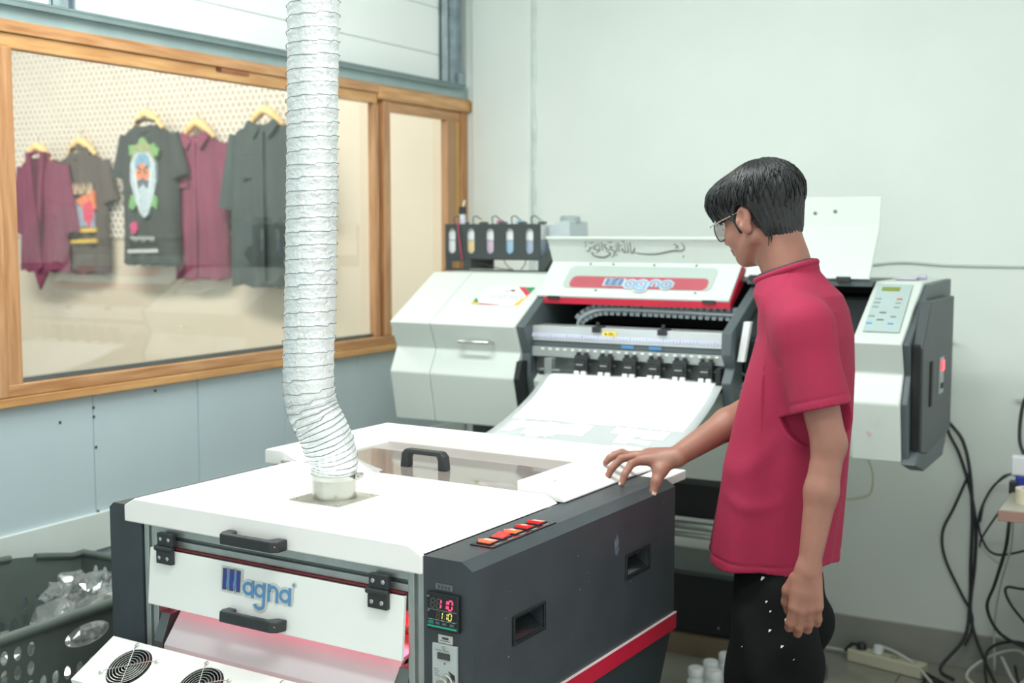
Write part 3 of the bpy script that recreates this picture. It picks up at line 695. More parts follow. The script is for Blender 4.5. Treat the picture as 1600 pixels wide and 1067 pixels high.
m.build('red_digits', mat('digit_red', (255, 70, 110), 0.5, emit=(255, 60, 105), estr=1.3), disp, local=True)
m = MB()
for ch_, x in (('1', 0.039), ('1', 0.0485), ('0', 0.0575)): seven(m, ch_, x, 0.8505, 0.0062, 0.0115, 0.0014, lambda a, b_, h: (a, -0.0104-h, b_))
m.build('yellow_digits', mat('digit_yellow', (226, 214, 120), 0.5, emit=(226, 214, 110), estr=0.8), disp, local=True)
m = MB(); m.box((0.0155, -0.0108, 0.8345), (0.0745, -0.0099, 0.8375)); m.build('teal_strip', mat('teal', (40, 170, 142), 0.4), disp, local=True)
m = MB(); m.box((0.0165, -0.0108, 0.8395), (0.028, -0.0099, 0.8452)); m.build('teal_key', mat('teal_dark', (36, 120, 112), 0.4), disp, local=True)
m = MB()
for x in (0.031, 0.045, 0.060): m.box((x, -0.0108, 0.8395), (x+0.0105, -0.0099, 0.8452))
m.build('soft_key', mat('key_dark', (62, 68, 70), 0.4), disp, local=True)
m = MB()
for z in (0.8645, 0.8475): m.box((0.016, -0.0105, z), (0.074, -0.0099, z+0.0004))
for x in (0.033, 0.047, 0.062): ribbon(m, [(x, 0.8415), (x+0.003, 0.8435), (x+0.006, 0.8415)], 0.0007, lambda a, b_, h: (a, -0.0112, b_))
for i in range(5): m.box((0.020+i*0.0115, -0.0105, 0.8484-0.0016), (0.0245+i*0.0115, -0.0099, 0.8484-0.0009))
m.build('panel_print', mat('print_pale', (170, 178, 178), 0.5), disp, local=True)
# PV / SV captions
def strokes(txt, x, y, s, F, mb, wd=None):
    G = {'P': [[(0, 0), (0, 1), (.6, 1), (.6, .5), (0, .5)]], 'V': [[(0, 1), (.35, 0), (.7, 1)]], 'S': [[(.6, 1), (0, .9), (0, .5), (.6, .5), (.6, 0), (0, 0)]], 'H': [[(0, 0), (0, 1)], [(.6, 0), (.6, 1)], [(0, .5), (.6, .5)]],
         'E': [[(.6, 1), (0, 1), (0, 0), (.6, 0)], [(0, .5), (.5, .5)]], 'A': [[(0, 0), (.35, 1), (.7, 0)], [(.15, .35), (.55, .35)]], 'T': [[(0, 1), (.7, 1)], [(.35, 1), (.35, 0)]], 'R': [[(0, 0), (0, 1), (.6, 1), (.6, .5), (0, .5), (.6, 0)]],
         'D': [[(0, 0), (0, 1), (.45, .9), (.6, .5), (.45, .1), (0, 0)]], 'I': [[(.3, 0), (.3, 1)]], 'G': [[(.6, .9), (.1, 1), (0, .5), (.1, 0), (.6, 0), (.6, .5), (.3, .5)]], 'L': [[(0, 1), (0, 0), (.6, 0)]], 'O': [[(0, 0), (0, 1), (.6, 1), (.6, 0), (0, 0)]],
         'M': [[(0, 0), (0, 1), (.35, .4), (.7, 1), (.7, 0)]], 'C': [[(.6, 1), (0, 1), (0, 0), (.6, 0)]], 'N': [[(0, 0), (0, 1), (.6, 0), (.6, 1)]], ' ': []}
    for c in txt:
        for st in G.get(c, []): ribbon(mb, [(x+p[0]*s*0.7, y+p[1]*s) for p in st], wd or s*0.16, F)
        x += s*0.72
m = MB(); strokes('PV', 0.0155, 0.8845, 0.0032, lambda a, b_, h: (a, -0.0112, b_), m); strokes('SV', 0.0165, 0.8605, 0.0028, lambda a, b_, h: (a, -0.0112, b_), m); m.build('caption', mat('print_pale2', (190, 196, 196), 0.5), disp, local=True)
m = MB(); m.box((0.026, -0.0016, 0.897), (0.060, 0, 0.907)); lb = m.build('label_plate', mat('plate_grey', (112, 118, 120), 0.4), dry, local=True)
m = MB(); ribbon(m, arc(0.043, 0.902, 0.0, 0, 0, 1)[:1]+[(0.030, 0.902)], 0.0, F0) if False else [m.box((a, -0.0019, b_), (c, -0.0015, d)) for a, b_, c, d in ((.027, .898, .059, .8985), (.027, .9055, .059, .906), (.0305, .8995, .036, .9045), (.038, .8995, .043, .9045), (.045, .8995, .049, .9045), (.051, .8995, .056, .9045))]
m.build('plate_print', mat('plate_dark', (70, 76, 78), 0.5), lb, local=True)
m = MB(); m.box((0.031, -0.0016, 0.806), (0.060, 0, 0.820)); lb = m.build('label_plate', mat('plate_white', (206, 208, 200), 0.4), dry, local=True)
m = MB(); m.box((0.039, -0.002, 0.8125), (0.052, -0.0015, 0.8165)); m.box((0.035, -0.002, 0.8095), (0.056, -0.0015, 0.8105)); m.build('plate_print', mat('plate_dark', (70, 76, 78), 0.5), lb, local=True)
m = MB(); m.box((0.021, -0.006, 0.700), (0.071, 0, 0.805)); sp = m.build('speed_controller', mat('control_grey', (182, 190, 190), 0.45), dry, local=True, bevel=0.0012)
m = MB(); m.box((0.033, -0.0075, 0.780), (0.058, -0.0055, 0.791)); s2 = m.build('lcd', mat('lcd_dark', (70, 68, 66), 0.3), sp, local=True)
m = MB()
for i in range(4): seven(m, '8', 0.0355+i*0.0054, 0.7825, 0.0032, 0.006, 0.0006, lambda a, b_, h: (a, -0.0079, b_))
strokes('DIGITAL CONTROL', 0.029, 0.7935, 0.0026, lambda a, b_, h: (a, -0.0065, b_), m); m.box((0.0455, -0.0066, 0.7715), (0.0485, -0.0058, 0.7745))
ribbon(m, arc(0.0455, 0.800, 0.0028, 0, 360, 12), 0.0007, lambda a, b_, h: (a, -0.0065, b_))
for i in range(4): m.box((0.025, -0.0064, 0.750+i*0.0038), (0.036-0.002*(i % 2), -0.0058, 0.7507+i*0.0038))
m.build('controller_print', mat('ctl_print', (96, 100, 102), 0.5), sp, local=True)
m = MB(); m.lathe([(0.0145, 0), (0.0140, 0.003), (0.0120, 0.004), (0.0115, 0.014), (0.0095, 0.016), (0.001, 0.016)], (0, 0, 0), 28, Matrix.Translation((0.0505, -0.006, 0.742)) @ Matrix.Rotation(PI/2, 4, 'X')); m.build('knob', M_steel, sp, smooth=True, auto=40, local=True)
m = MB(); m.prism([(0.055, 0.761), (0.067, 0.756), (0.068, 0.745)], -0.0075, -0.006, 'y'); m.build('dial_mark', M_blackm, sp, local=True)
# rocker switches
m = MB(); m.box((0.028, 0.098, 0.9500), (0.0765, 0.318, 0.9525)); swp = m.build('switch_plate', M_gl, dry, local=True, bevel=0.001)
M_sw = mat('switch_red', (225, 50, 50), 0.22, emit=(255, 50, 40), estr=0.35, coat=0.4)
M_sw2 = mat('switch_red_hot', (255, 120, 90), 0.2, emit=(255, 90, 60), estr=1.1, coat=0.4)
for i in range(5):
    v = 0.110+i*0.0415
    m = MB(); m.box((0.0350, v-0.002, 0.9525), (0.0640, v+0.031, 0.9545)); fr_ = m.build('switch_bezel', M_blackm, dry, local=True, bevel=0.0008)
    m = MB(); m.prism([(v+0.001, 0.9545), (v+0.001, 0.9600 if i != 1 else 0.9555), (v+0.014, 0.9570), (v+0.027, 0.9555 if i != 1 else 0.9600), (v+0.027, 0.9545)], 0.0375, 0.0615, 'x'); m.build('rocker', M_sw if i in (1,) else M_sw2 if i in (0, 2) else M_sw, fr_, local=True, bevel=0.0008)
m = MB()
for i in range(5): m.box((0.067, 0.115+i*0.0415, 0.9526), (0.073, 0.133+i*0.0415, 0.9530))
m.build('switch_print', mat('plate_grey', (112, 118, 120), 0.4), dry, local=True)
# scuffs and smear on the side cover
m = MB(); random.seed(11)
for i in range(16):
    v = random.uniform(0.05, 0.75); z = random.uniform(0.68, 0.92); m.cbox((0.1002, v, z), (0.0003, random.uniform(.001, .004), random.uniform(.001, .003)), Matrix.Identity(4))
m.build('paint_specks', mat('speck_grey', (120, 130, 140), 0.6), dry, local=True)
m = MB(); m.add([(0.1004, p[0], p[1]) for p in blob(0.52, 0.865, 0.010, 0.022, 14, 0.35, 3)], [tuple(range(14))]); m.build('smear', mat('smear_grey', (98, 110, 124), 0.5, var=0.3, scale=90, col2=(60, 66, 74)), dry, local=True)

# ---------------------------------------------------------------- exhaust duct
fl = dw(-0.372, 0.212, 0.966)
duct = thing('exhaust_duct', 'silver ribbed foil exhaust duct rising from the white lid', 'duct', fl, AD)
m = MB(); Mx = MD @ Matrix.Translation((-0.372, 0.212, 0.966)); m.box((-0.063, -0.063, 0), (0.063, 0.063, 0.002), Mx)
m.build('flange', mat('flange_steel', (186, 184, 172), 0.4, metal=0.4, var=0.1, scale=30), duct, bevel=0.0005)
m = MB()
for a in (-0.054, 0.054):
    for c in (-0.054, 0.054): m.lathe([(0.004, 0), (0.004, 0.002), (0.002, 0.003)], (a, c, 0.002), 10, Mx)
m.build('screw', M_steel, duct)
m = MB(); m.lathe([(0.043, 0.002), (0.043, 0.052), (0.044, 0.053), (0.044, 0.002)], (0, 0, 0), 48, Mx); m.build('collar', mat('collar_steel', (190, 190, 182), 0.25, metal=0.95, var=0.08, scale=18), duct, smooth=True, auto=40)
cx, cy = fl[0], fl[1]
path = catmull([(cx, cy, 1.008), (cx+0.002, cy-0.004, 1.045), (cx-0.008, cy-0.018, 1.095), (cx-0.028, cy-0.030, 1.15), (cx-0.033, cy-0.034, 1.22), (cx-0.036, cy-0.02, 1.40), (cx-0.040, cy+0.0, 1.75), (cx-0.045, cy+0.02, 2.2), (cx-0.05, cy+0.03, 2.7), (cx-0.05, cy+0.03, 2.99)], 40)
# resample evenly
P_ = [Vector(p) for p in path]; acc = [0]
for i in range(1, len(P_)): acc.append(acc[-1]+(P_[i]-P_[i-1]).length)
tot = acc[-1]; step = 0.0026; n_ = int(tot/step); rows = []; rng = np.random.RandomState(3); NJ = 72
wire_pts = []; j_ = 0; ph = 0.0; noise_prev = rng.rand(NJ)
for i in range(n_+1):
    s_ = i*step
    while j_ < len(acc)-2 and acc[j_+1] < s_: j_ += 1
    t = (s_-acc[j_])/max(1e-9, acc[j_+1]-acc[j_]); p = P_[j_].lerp(P_[j_+1], min(1, t)); tg = (P_[j_+1]-P_[j_]).normalized()
    z = s_
    pitch = 0.0095 if s_ < 0.10 else (0.0095+(0.026-0.0095)*min(1, (s_-0.10)/0.12))
    ph += step/pitch; f = ph % 1.0
    r0 = 0.0445+(0.0515-0.0445)*min(1, s_/0.06)
    rib = 0.0018 if pitch < 0.012 else 0.0030
    prof = -rib*math.sin(PI*f)**0.45     # sharp crest on the wire, hollow between
    a = tg.cross(Vector((0, 1, 0))).normalized(); b_ = tg.cross(a)
    nv = rng.rand(NJ); sm = 0.45*nv+0.55*noise_prev; noise_prev = nv
    cr = 0.0024 if pitch > 0.012 else 0.0009; amp = cr*math.sin(PI*f)**0.5
    row = []
    for q in range(NJ):
        th = 2*PI*q/NJ+0.0; fq = (ph-q/NJ) % 1.0; prof = -rib*math.sin(PI*fq)**0.45; amp = cr*math.sin(PI*fq)**0.5
        rr = r0+prof+amp*(sm[q]-0.5)*2*(0.55+0.45*math.sin(q*0.7+i*0.15))
        row.append(p+(a*math.cos(th)+b_*math.sin(th))*rr)
    rows.append(row)
    wth = 2*PI*ph; wire_pts.append(tuple(p+(a*math.cos(wth)+b_*math.sin(wth))*(r0+0.0004)))
m = MB(); m.grid(rows, closed_u=True)
m.build('hose', mat('foil', (236, 240, 240), 0.34, metal=0.45, var=0.04, scale=40, rvar=0.1, bump=0.35, bscale=160), duct, smooth=True, auto=42)
# the spiral wire: resample finely around each turn
wire = MB(); fine = []
ph2 = 0.0; i = 0
ctr = [sum((Vector(q) for q in r), Vector())/len(r) for r in rows]
for i in range(len(rows)-1):
    s_ = i*step; pitch = 0.0095 if s_ < 0.10 else (0.0095+(0.026-0.0095)*min(1, (s_-0.10)/0.12)); r0 = 0.0445+(0.0515-0.0445)*min(1, s_/0.06)
    tg = (ctr[i+1]-ctr[i]).normalized(); a = tg.cross(Vector((0, 1, 0))).normalized(); b_ = tg.cross(a)
    for k_ in range(6):
        ph2 += step/pitch/6; th = 2*PI*ph2; c_ = ctr[i].lerp(ctr[i+1], k_/6); fine.append(tuple(c_+(a*math.cos(th)+b_*math.sin(th))*(r0+0.0002)))
wire.tube(fine, 0.0008, 4); wire.build('wire', mat('wire_grey', (128, 136, 140), 0.35, metal=0.5), duct, smooth=True)
m = MB(); m.lathe([(0.0462, 0), (0.0465, 0.001), (0.0465, 0.010), (0.0455, 0.011)], (0, 0, 0.040), 40, Mx); cl = m.build('hose_clamp', M_steel, duct, smooth=True, auto=40)
Mk = Mx @ Matrix.Rotation(math.radians(20), 4, 'Z'); m = MB(); m.cbox((0.052, 0, 0.046), (0.010, 0.020, 0.012), Mk); m.tube([tuple(Mk @ Vector((0.053, -0.02, 0.046))), tuple(Mk @ Vector((0.053, 0.02, 0.046)))], 0.0035, 8); m.build('clamp_screw', M_steel, cl, bevel=0.001)
# crumpled plastic wrap behind the duct
def crumple(name, label, cat, c, rx, ry, rz, seedv, m_, n=16, group=None, amp=0.35, smooth=False):
    rng = np.random.RandomState(seedv); me = MB(); rows = []
    for i in range(n+1):
        ph_ = PI*i/n; row = []
        for j in range(n*2):
            th = 2*PI*j/(n*2); k_ = 1+amp*(0.5*math.sin(th*3+seedv+2*math.sin(ph_*4))+0.6*(rng.rand()-0.5)-0.2) if 0 < i < n else 1
            row.append((c[0]+rx*k_*math.sin(ph_)*math.cos(th), c[1]+ry*k_*math.sin(ph_)*math.sin(th), c[2]+rz*k_*math.cos(ph_)))
        rows.append(row)
    me.grid(rows, closed_u=True); o = me.build(name, m_, None, smooth=smooth); tag(o, label, cat, group); return o
M_plas = glass_mat('clear_plastic', (0.97, 0.98, 0.98), 0.10, 0.08, 0.10, (0.9, 0.93, 0.92))
p = dw(-0.47, 0.42, 0.99)
m = MB(); rows = []; rng = np.random.RandomState(8)
for i in range(7):
    row = []
    for j in range(10):
        u = -0.60+0.018*j; hgt = [0.0, 0.016, 0.030, 0.044, 0.054, 0.062, 0.066][i]*(0.55+0.45*math.sin(j*0.45+0.4))
        row.append(dw(u+rng.uniform(-.004, .004), 0.40+0.006*i+0.02*math.sin(j*0.9)+rng.uniform(-.003, .003), 0.9668+hgt))
    rows.append(row)
m.grid(rows); o = m.build('plastic_wrap', glass_mat('milky_plastic', (0.97, 0.98, 0.97), 0.03, 0.2, 0.55, (0.92, 0.93, 0.92)), None, smooth=True); tag(o, 'crumpled milky plastic wrap lying on the white lid behind the duct', 'plastic')

# ================================================================ laundry basket
bas = thing('laundry_basket', 'green perforated plastic basket with cracked rim, between wall and oven', 'basket', (-2.39, 1.93, 0), 0)
M_bas = mat('basket_green', (90, 101, 96), 0.45, var=0.06, scale=12)
X0, X1, Y0, Y1, ZT, ZB = -2.585, -2.175, 1.50, 2.27, 0.635, 0.02
def taper(z): return (ZT-z)/(ZT-ZB)*0.07
def wallF(side):
    def F(s, z):
        t = taper(z)
        if side == 'front': return (X1-t, Y0+t+(Y1-Y0-2*t)*s, z)
        if side == 'back': return (X0+t*0.3, Y0+t+(Y1-Y0-2*t)*s, z+(0.045*math.sin(PI*min(1, max(0, (s-0.15)/0.8))) if z > 0.6 else 0))
        if side == 'far': return (X0+t*0.3+(X1-t-X0-t*0.3)*s, Y1-t, z)
        return (X0+t*0.3+(X1-t-X0-t*0.3)*s, Y0+t, z)
    return F
for side in ('front', 'back', 'far', 'near'):
    F = wallF(side); m = MB(); nc = 22 if side in ('front', 'back') else 12
    zr = [ZT-0.012-0.0]+[ZT-0.040-0.042*i for i in range(12)]+[ZB]
    # top solid band
    for i in range(nc): m.add([F(i/nc, ZT-0.02), F((i+1)/nc, ZT-0.02), F((i+1)/nc, ZT), F(i/nc, ZT)], [(0, 1, 2, 3)])
    z_hi = ZT-0.02; rows_ = []
    zz = z_hi
    while zz > 0.10: rows_.append((zz-0.044, zz)); zz -= 0.044
    for ri, (za, zb_) in enumerate(rows_):
        i = 0
        while i < nc:
            s0, s1 = i/nc, (i+1)/nc
            mid_block = (side in ('front', 'back')) and 9 <= i <= 14 and ri in (0, 1)
            if mid_block:
                if i == 10 and ri == 0:
                    pass
                if ri == 0 and i == 9:
                    oval_cell(m, 9/nc, 15/nc, rows_[1][0]+0.012, zb_, 12/nc, (rows_[1][0]+zb_)/2+0.010, 0.085, 0.026, F, n=24, stad=False)
                    m.add([F(9/nc, rows_[1][0]), F(15/nc, rows_[1][0]), F(15/nc, rows_[1][0]+0.012), F(9/nc, rows_[1][0]+0.012)], [(0, 1, 2, 3)])
                i += 1; continue
            solid = i in (0, nc-1) or (nc == 22 and (i in (8, 15) and ri < 2)) or i % 11 == 5 and ri > 1 and False
            if solid or (side in ('back',) and ri == 0): m.add([F(s0, za), F(s1, za), F(s1, zb_), F(s0, zb_)], [(0, 1, 2, 3)])
            else: oval_cell(m, s0, s1, za, zb_, (s0+s1)/2, (za+zb_)/2, (s1-s0)*0.30, 0.0165, F, n=12)
            i += 1
    m.add([F(0, ZB), F(1, ZB), F(1, zz), F(0, zz)], [(0, 1, 2, 3)])
    m.build('wall', M_bas, bas, solid=0.003)
m = MB(); F = wallF('front')
m.tube([F(0, ZT), F(0.5, ZT), F(1, ZT)], 0.012, 10); G = wallF('far'); m.tube([G(1, ZT), G(0.5, ZT), G(0, ZT)], 0.010, 10); G = wallF('near'); m.tube([G(0, ZT), G(1, ZT)], 0.012, 10)
B_ = wallF('back'); m.tube([B_(s/20, ZT) for s in range(0, 15)], 0.009, 8); m.tube([B_(s/20, ZT) for s in range(16, 21)], 0.009, 8)
m.build('rim', M_bas, bas, smooth=True, auto=40)
m = MB(); m.box((X0+0.06, Y0+0.06, ZB-0.01), (X1-0.06, Y1-0.06, ZB+0.006)); m.build('bottom', M_bas, bas)
for i, (c, r) in enumerate((((-2.36, 1.74, 0.48), (0.14, 0.18, 0.10)), ((-2.33, 2.02, 0.50), (0.12, 0.15, 0.10)), ((-2.42, 2.13, 0.575), (0.09, 0.10, 0.06)), ((-2.28, 1.66, 0.55), (0.055, 0.13, 0.065)))):
    crumple('plastic_bag', ['large clear plastic bag at the bottom of the green basket', 'clear plastic bag behind the handle hole of the green basket', 'clear plastic bag piled at the far end of the green basket', 'clear plastic bag leaning at the left edge of the green basket'][i], 'plastic bag', c, *r, 20+i, M_plas, 14, 'clear plastic bags in the green basket', 0.42)
# ================================================================ wide format printer (world coordinates)
pr = thing('film_printer', 'wide pale grey film printer with raised hoods, standing before the back wall', 'printer', (-1.5, 3.65, 0))
A_, B2, C_, D_, E_ = (3.62, 1.348), (3.35, 1.194), (3.39, 1.108), (3.35, 1.030), (3.385, 0.868)
prof = [A_, B2, C_, D_, E_, (3.92, 0.85), (3.95, 1.348)]
def F_sl(x, s, h=0):       # slope face A-B, s metres down from A
    d = Vector((B2[0]-A_[0], B2[1]-A_[1])).normalized(); n = Vector((d.y, -d.x))
    n = Vector((-0.495, 0.869)) if True else n
    return (x, A_[0]+d.x*s+n.x*h, A_[1]+d.y*s+n.y*h)
# left housing in two pieces with a seam
m = MB(); m.prism(prof, -2.335, -2.182, 'x'); m.build('end_cover', M_pr, pr, bevel=0.004)
m = MB(); m.prism(prof, -2.180, -1.865, 'x'); m.build('left_cover', M_pr, pr, bevel=0.004)
m = MB(); m.prism([(3.60, 1.34), (3.362, 1.194), (3.402, 1.108), (3.40, 1.035), (3.43, 0.90), (3.9, 0.90), (3.93, 1.34)], -1.866, -1.835, 'x')
m.build('side_plate', M_prd, pr, bevel=0.003)
m = MB(); m.prism([(3.365, 1.085), (3.345, 1.03), (3.375, 0.93), (3.44, 0.93), (3.44, 1.085)], -1.865, -1.846, 'x'); m.build('side_plate', M_cav, pr, bevel=0.002)
m = MB(); m.lathe([(0.008, 0), (0.008, 0.004), (0.004, 0.006)], (0, 0, 0), 14, Matrix.Translation((-1.850, 3.372, 1.19)) @ Matrix.Rotation(PI/2, 4, 'X')); m.build('bolt', M_steel, pr)
# handle of the left cover
m = MB(); m.tube([(-2.065, 3.372, 1.137), (-2.065, 3.345, 1.140), (-1.955, 3.345, 1.140), (-1.955, 3.372, 1.137)], 0.006, 8); m.build('handle', M_steel, pr, smooth=True, auto=50)
# sticker
st = MB(); pts = [(-2.075, 0.19), (-2.07, 0.115), (-2.03, 0.085), (-1.92, 0.083), (-1.893, 0.13), (-1.93, 0.187)]
m = MB(); m.add([F_sl(x, s, 0.0008) for x, s in [(-2.085, 0.192), (-2.083, 0.16), (-2.062, 0.083), (-1.912, 0.083), (-1.895, 0.10), (-1.898, 0.19)]], [(0, 1, 2, 3, 4, 5)]); stk = m.build('sticker', mat('sticker_white', (246, 250, 250), 0.35, var=0.01), pr)
def stick(nm, pts, col, h):
    m = MB(); m.add([F_sl(x, s, h) for x, s in pts], [tuple(range(len(pts)))]); m.build(nm, mat('stk_%d_%d_%d' % col, col, 0.4), stk)
stick('green_corner', [(-1.895, 0.083), (-1.935, 0.083), (-1.897, 0.118)], (40, 140, 92), 0.0012)
stick('red_corner', [(-1.935, 0.083), (-1.958, 0.083), (-1.903, 0.137), (-1.896, 0.118)], (205, 66, 82), 0.0014)
stick('gold_corner', [(-1.903, 0.137), (-1.897, 0.137), (-1.905, 0.190), (-1.930, 0.190)], (234, 190, 84), 0.0013)
stick('green_corner', [(-2.083, 0.150), (-2.058, 0.182), (-2.083, 0.182)], (40, 140, 92), 0.0012)
stick('gold_corner', [(-2.085, 0.180), (-2.058, 0.182), (-2.055, 0.192), (-2.085, 0.192)], (234, 190, 84), 0.0014)
stick('red_edge', [(-2.056, 0.184), (-1.98, 0.189), (-1.98, 0.192), (-2.055, 0.192)], (205, 66, 82), 0.0012)
stick('emblem', [(-2.0, 0.112), (-1.985, 0.108), (-1.975, 0.098), (-1.965, 0.096), (-1.955, 0.110), (-1.968, 0.114), (-1.975, 0.108), (-1.988, 0.116)], (140, 120, 112), 0.0014)
m = MB(); x = -2.045
for i in range(11):
    Fq = lambda a, b_, h: F_sl(a, b_, 0.0016)
    ribbon(m, [(x, 0.156), (x+0.002, 0.128)], 0.0028, Fq)
    if i % 2 == 0: ribbon(m, [(x, 0.129), (x+0.008, 0.129)], 0.0028, Fq)
    if i % 3: ribbon(m, [(x, 0.142), (x+0.008, 0.142)], 0.0028, Fq)
    if i % 3 == 1: ribbon(m, [(x, 0.156), (x+0.008, 0.155)], 0.0028, Fq)
    x += 0.0125
m.build('sticker_letters', mat('stk_text', (120, 150, 148), 0.5), stk)
# right console
m = MB(); m.prism(prof, -0.822, -0.690, 'x'); con = m.build('console', M_pr, pr, bevel=0.005, seg=3)
m = MB(); m.prism([(3.64, 1.34), (3.365, 1.19), (3.40, 1.105), (3.365, 1.03), (3.395, 0.875), (3.95, 0.84), (3.96, 1.346)], -0.690, -0.672, 'x'); m.build('side_plate', M_prd, pr, bevel=0.003)
# keypad
m = MB(); m.add([F_sl(x, s, 0.0055) for x, s in [(-0.808, 0.022), (-0.714, 0.022), (-0.705, 0.262), (-0.801, 0.262)]]+[F_sl(x, s, 0.002) for x, s in [(-0.808, 0.022), (-0.714, 0.022), (-0.705, 0.262), (-0.801, 0.262)]], [(0, 1, 2, 3), (0, 1, 5, 4), (1, 2, 6, 5), (2, 3, 7, 6), (3, 0, 4, 7)])
kp = m.build('keypad', mat('keypad_film', (176, 194, 192), 0.35, var=0.02), pr)
def kbox(nm, x0, x1, s0, s1, col, em=None):
    m = MB(); q = [(x0, s0), (x1, s0), (x1, s1), (x0, s1)]
    m.add([F_sl(x, s, 0.0068) for x, s in q]+[F_sl(x, s, 0.005) for x, s in q], [(0, 1, 2, 3), (0, 1, 5, 4), (1, 2, 6, 5), (2, 3, 7, 6), (3, 0, 4, 7)])
    m.build(nm, mat('key_%d_%d_%d' % col, col, 0.4, emit=em, estr=0.15), kp)
kbox('lcd_screen', -0.793, -0.743, 0.040, 0.060, (128, 140, 62), (128, 140, 62))
for s, l_, r_ in ((0.098, (150, 162, 166), (214, 96, 104)), (0.118, (140, 152, 158), (150, 162, 166)), (0.140, (150, 162, 168), (150, 162, 166)), (0.187, (140, 152, 158), (140, 152, 158)), (0.222, (96, 156, 222), (96, 156, 222))):
    kbox('key', -0.800, -0.784, s, s+0.006, l_); kbox('key', -0.744+0.002, -0.727, s, s+0.006, r_)
for s in (0.169, 0.205): kbox('key', -0.775, -0.757, s, s+0.005, (104, 114, 120))
m = MB(); ribbon(m, arc(-0.756, 1.00+0.085-0.02, 0.014, 0, 360, 20), 0.0012, lambda a, b_, h: (a, 3.3655+(1.108-b_)*0-0.0005+0.0, b_)) if False else ribbon(m, arc(-0.756, 0.985, 0.012, 0, 360, 20), 0.0012, lambda a, b_, h: (a, 3.3575+(1.03-b_)*0.02, b_)); m.build('ring_mark', mat('faint_grey', (196, 206, 202), 0.5), con)
m = MB(); ribbon(m, [(-0.774, 0.955), (-0.770, 0.935)], 0.002, lambda a, b_, h: (a, 3.3645, b_)); ribbon(m, [(-0.779, 0.948), (-0.764, 0.948)], 0.002, lambda a, b_, h: (a, 3.3645, b_)); m.build('pink_mark', mat('faint_pink', (226, 170, 178), 0.5), con)
# side electronics box
m = MB(); m.prism([(3.42, 0.895), (3.40, 1.18), (3.50, 1.300), (3.845, 1.300), (3.845, 0.90), (3.50, 0.88)], -0.672, -0.642, 'x'); eb = m.build('electronics_box', mat('box_dark', (66, 74, 76), 0.5, var=0.05), pr, bevel=0.003)
m = MB(); m.prism([(3.412, 0.90), (3.392, 1.185), (3.40, 1.19), (3.42, 0.90)], -0.67, -0.65, 'x'); m.build('box_edge', M_blackm, pr)
m = MB(); m.prism([(3.50, 0.83), (3.38, 0.865), (3.42, 0.90), (3.845, 0.895), (3.78, 0.83)], -0.69, -0.65, 'x'); m.build('box_foot', M_prd, pr, bevel=0.003)
m = MB(); m.box((-0.643, 3.50, 1.01), (-0.637, 3.525, 1.135)); m.build('handle', M_blackm, pr, bevel=0.001)
m = MB(); m.box((-0.643, 3.63, 1.03), (-0.638, 3.69, 1.135)); ms = m.build('mains_switch', mat('plate_grey2', (150, 156, 156), 0.4), pr, bevel=0.001)
m = MB(); m.box((-0.640, 3.64, 1.095), (-0.634, 3.68, 1.125)); m.build('rocker', mat('mains_red', (255, 90, 100), 0.3, emit=(255, 70, 90), estr=1.0), ms, bevel=0.001)
m = MB(); m.box((-0.640, 3.645, 1.045), (-0.635, 3.675, 1.06)); m.build('socket', M_blackm, ms)
# body between: rear, cavity, floor
m = MB(); m.box((-1.835, 3.86, 0.86), (-0.822, 3.95, 1.348)); m.build('rear_body', M_pr, pr, bevel=0.003)
m = MB(); m.box((-1.835, 3.845, 1.10), (-0.824, 3.858, 1.343)); m.box((-1.834, 3.52, 1.165), (-1.186, 3.845, 1.175)); m.build('cavity_back', M_cav, pr)
m = MB(); m.box((-1.835, 3.60, 1.338), (-0.824, 3.86, 1.348)); m.box((-1.19, 3.57, 1.333), (-0.824, 3.60, 1.353)); m.build('top_bar', M_prd, pr, bevel=0.002)
m = MB(); m.prism([(3.46, 0.86), (3.42, 1.02), (3.46, 1.05), (3.86, 1.05), (3.86, 0.86)], -1.835, -0.822, 'x'); m.build('lower_body', M_pr, pr, bevel=0.003)
# right arm plate & dark bay behind the person
m = MB(); m.prism([(3.63, 1.345), (3.34, 1.205), (3.335, 1.14), (3.37, 1.10), (3.34, 1.06), (3.36, 0.98), (3.44, 0.98), (3.44, 1.19), (3.66, 1.30)], -1.185, -1.155, 'x'); m.build('side_plate', M_prd, pr, bevel=0.003)
m = MB(); m.prism([(3.45, 1.05), (3.40, 1.18), (3.62, 1.30), (3.84, 1.30), (3.84, 1.05)], -1.15, -0.83, 'x'); m.build('service_bay', M_cav, pr, bevel=0.003)
m = MB(); m.prism([(-1.150, 1.12), (-1.130, 1.12), (-1.112, 1.235), (-1.132, 1.235)], 3.375, 3.395, 'y'); m.build('bay_label', mat('paper_white', (236, 240, 240), 0.5), pr, bevel=0.001)
for i, (x, z) in enumerate(((-1.14, 1.09), (-1.12, 1.06), (-1.135, 1.03))):
    m = MB(); m.tube([(x, 3.37, z), (x+0.03, 3.37, z-0.012), (x+0.05, 3.38, z+0.02)], 0.006, 8); m.build('hose', M_black, pr, smooth=True)
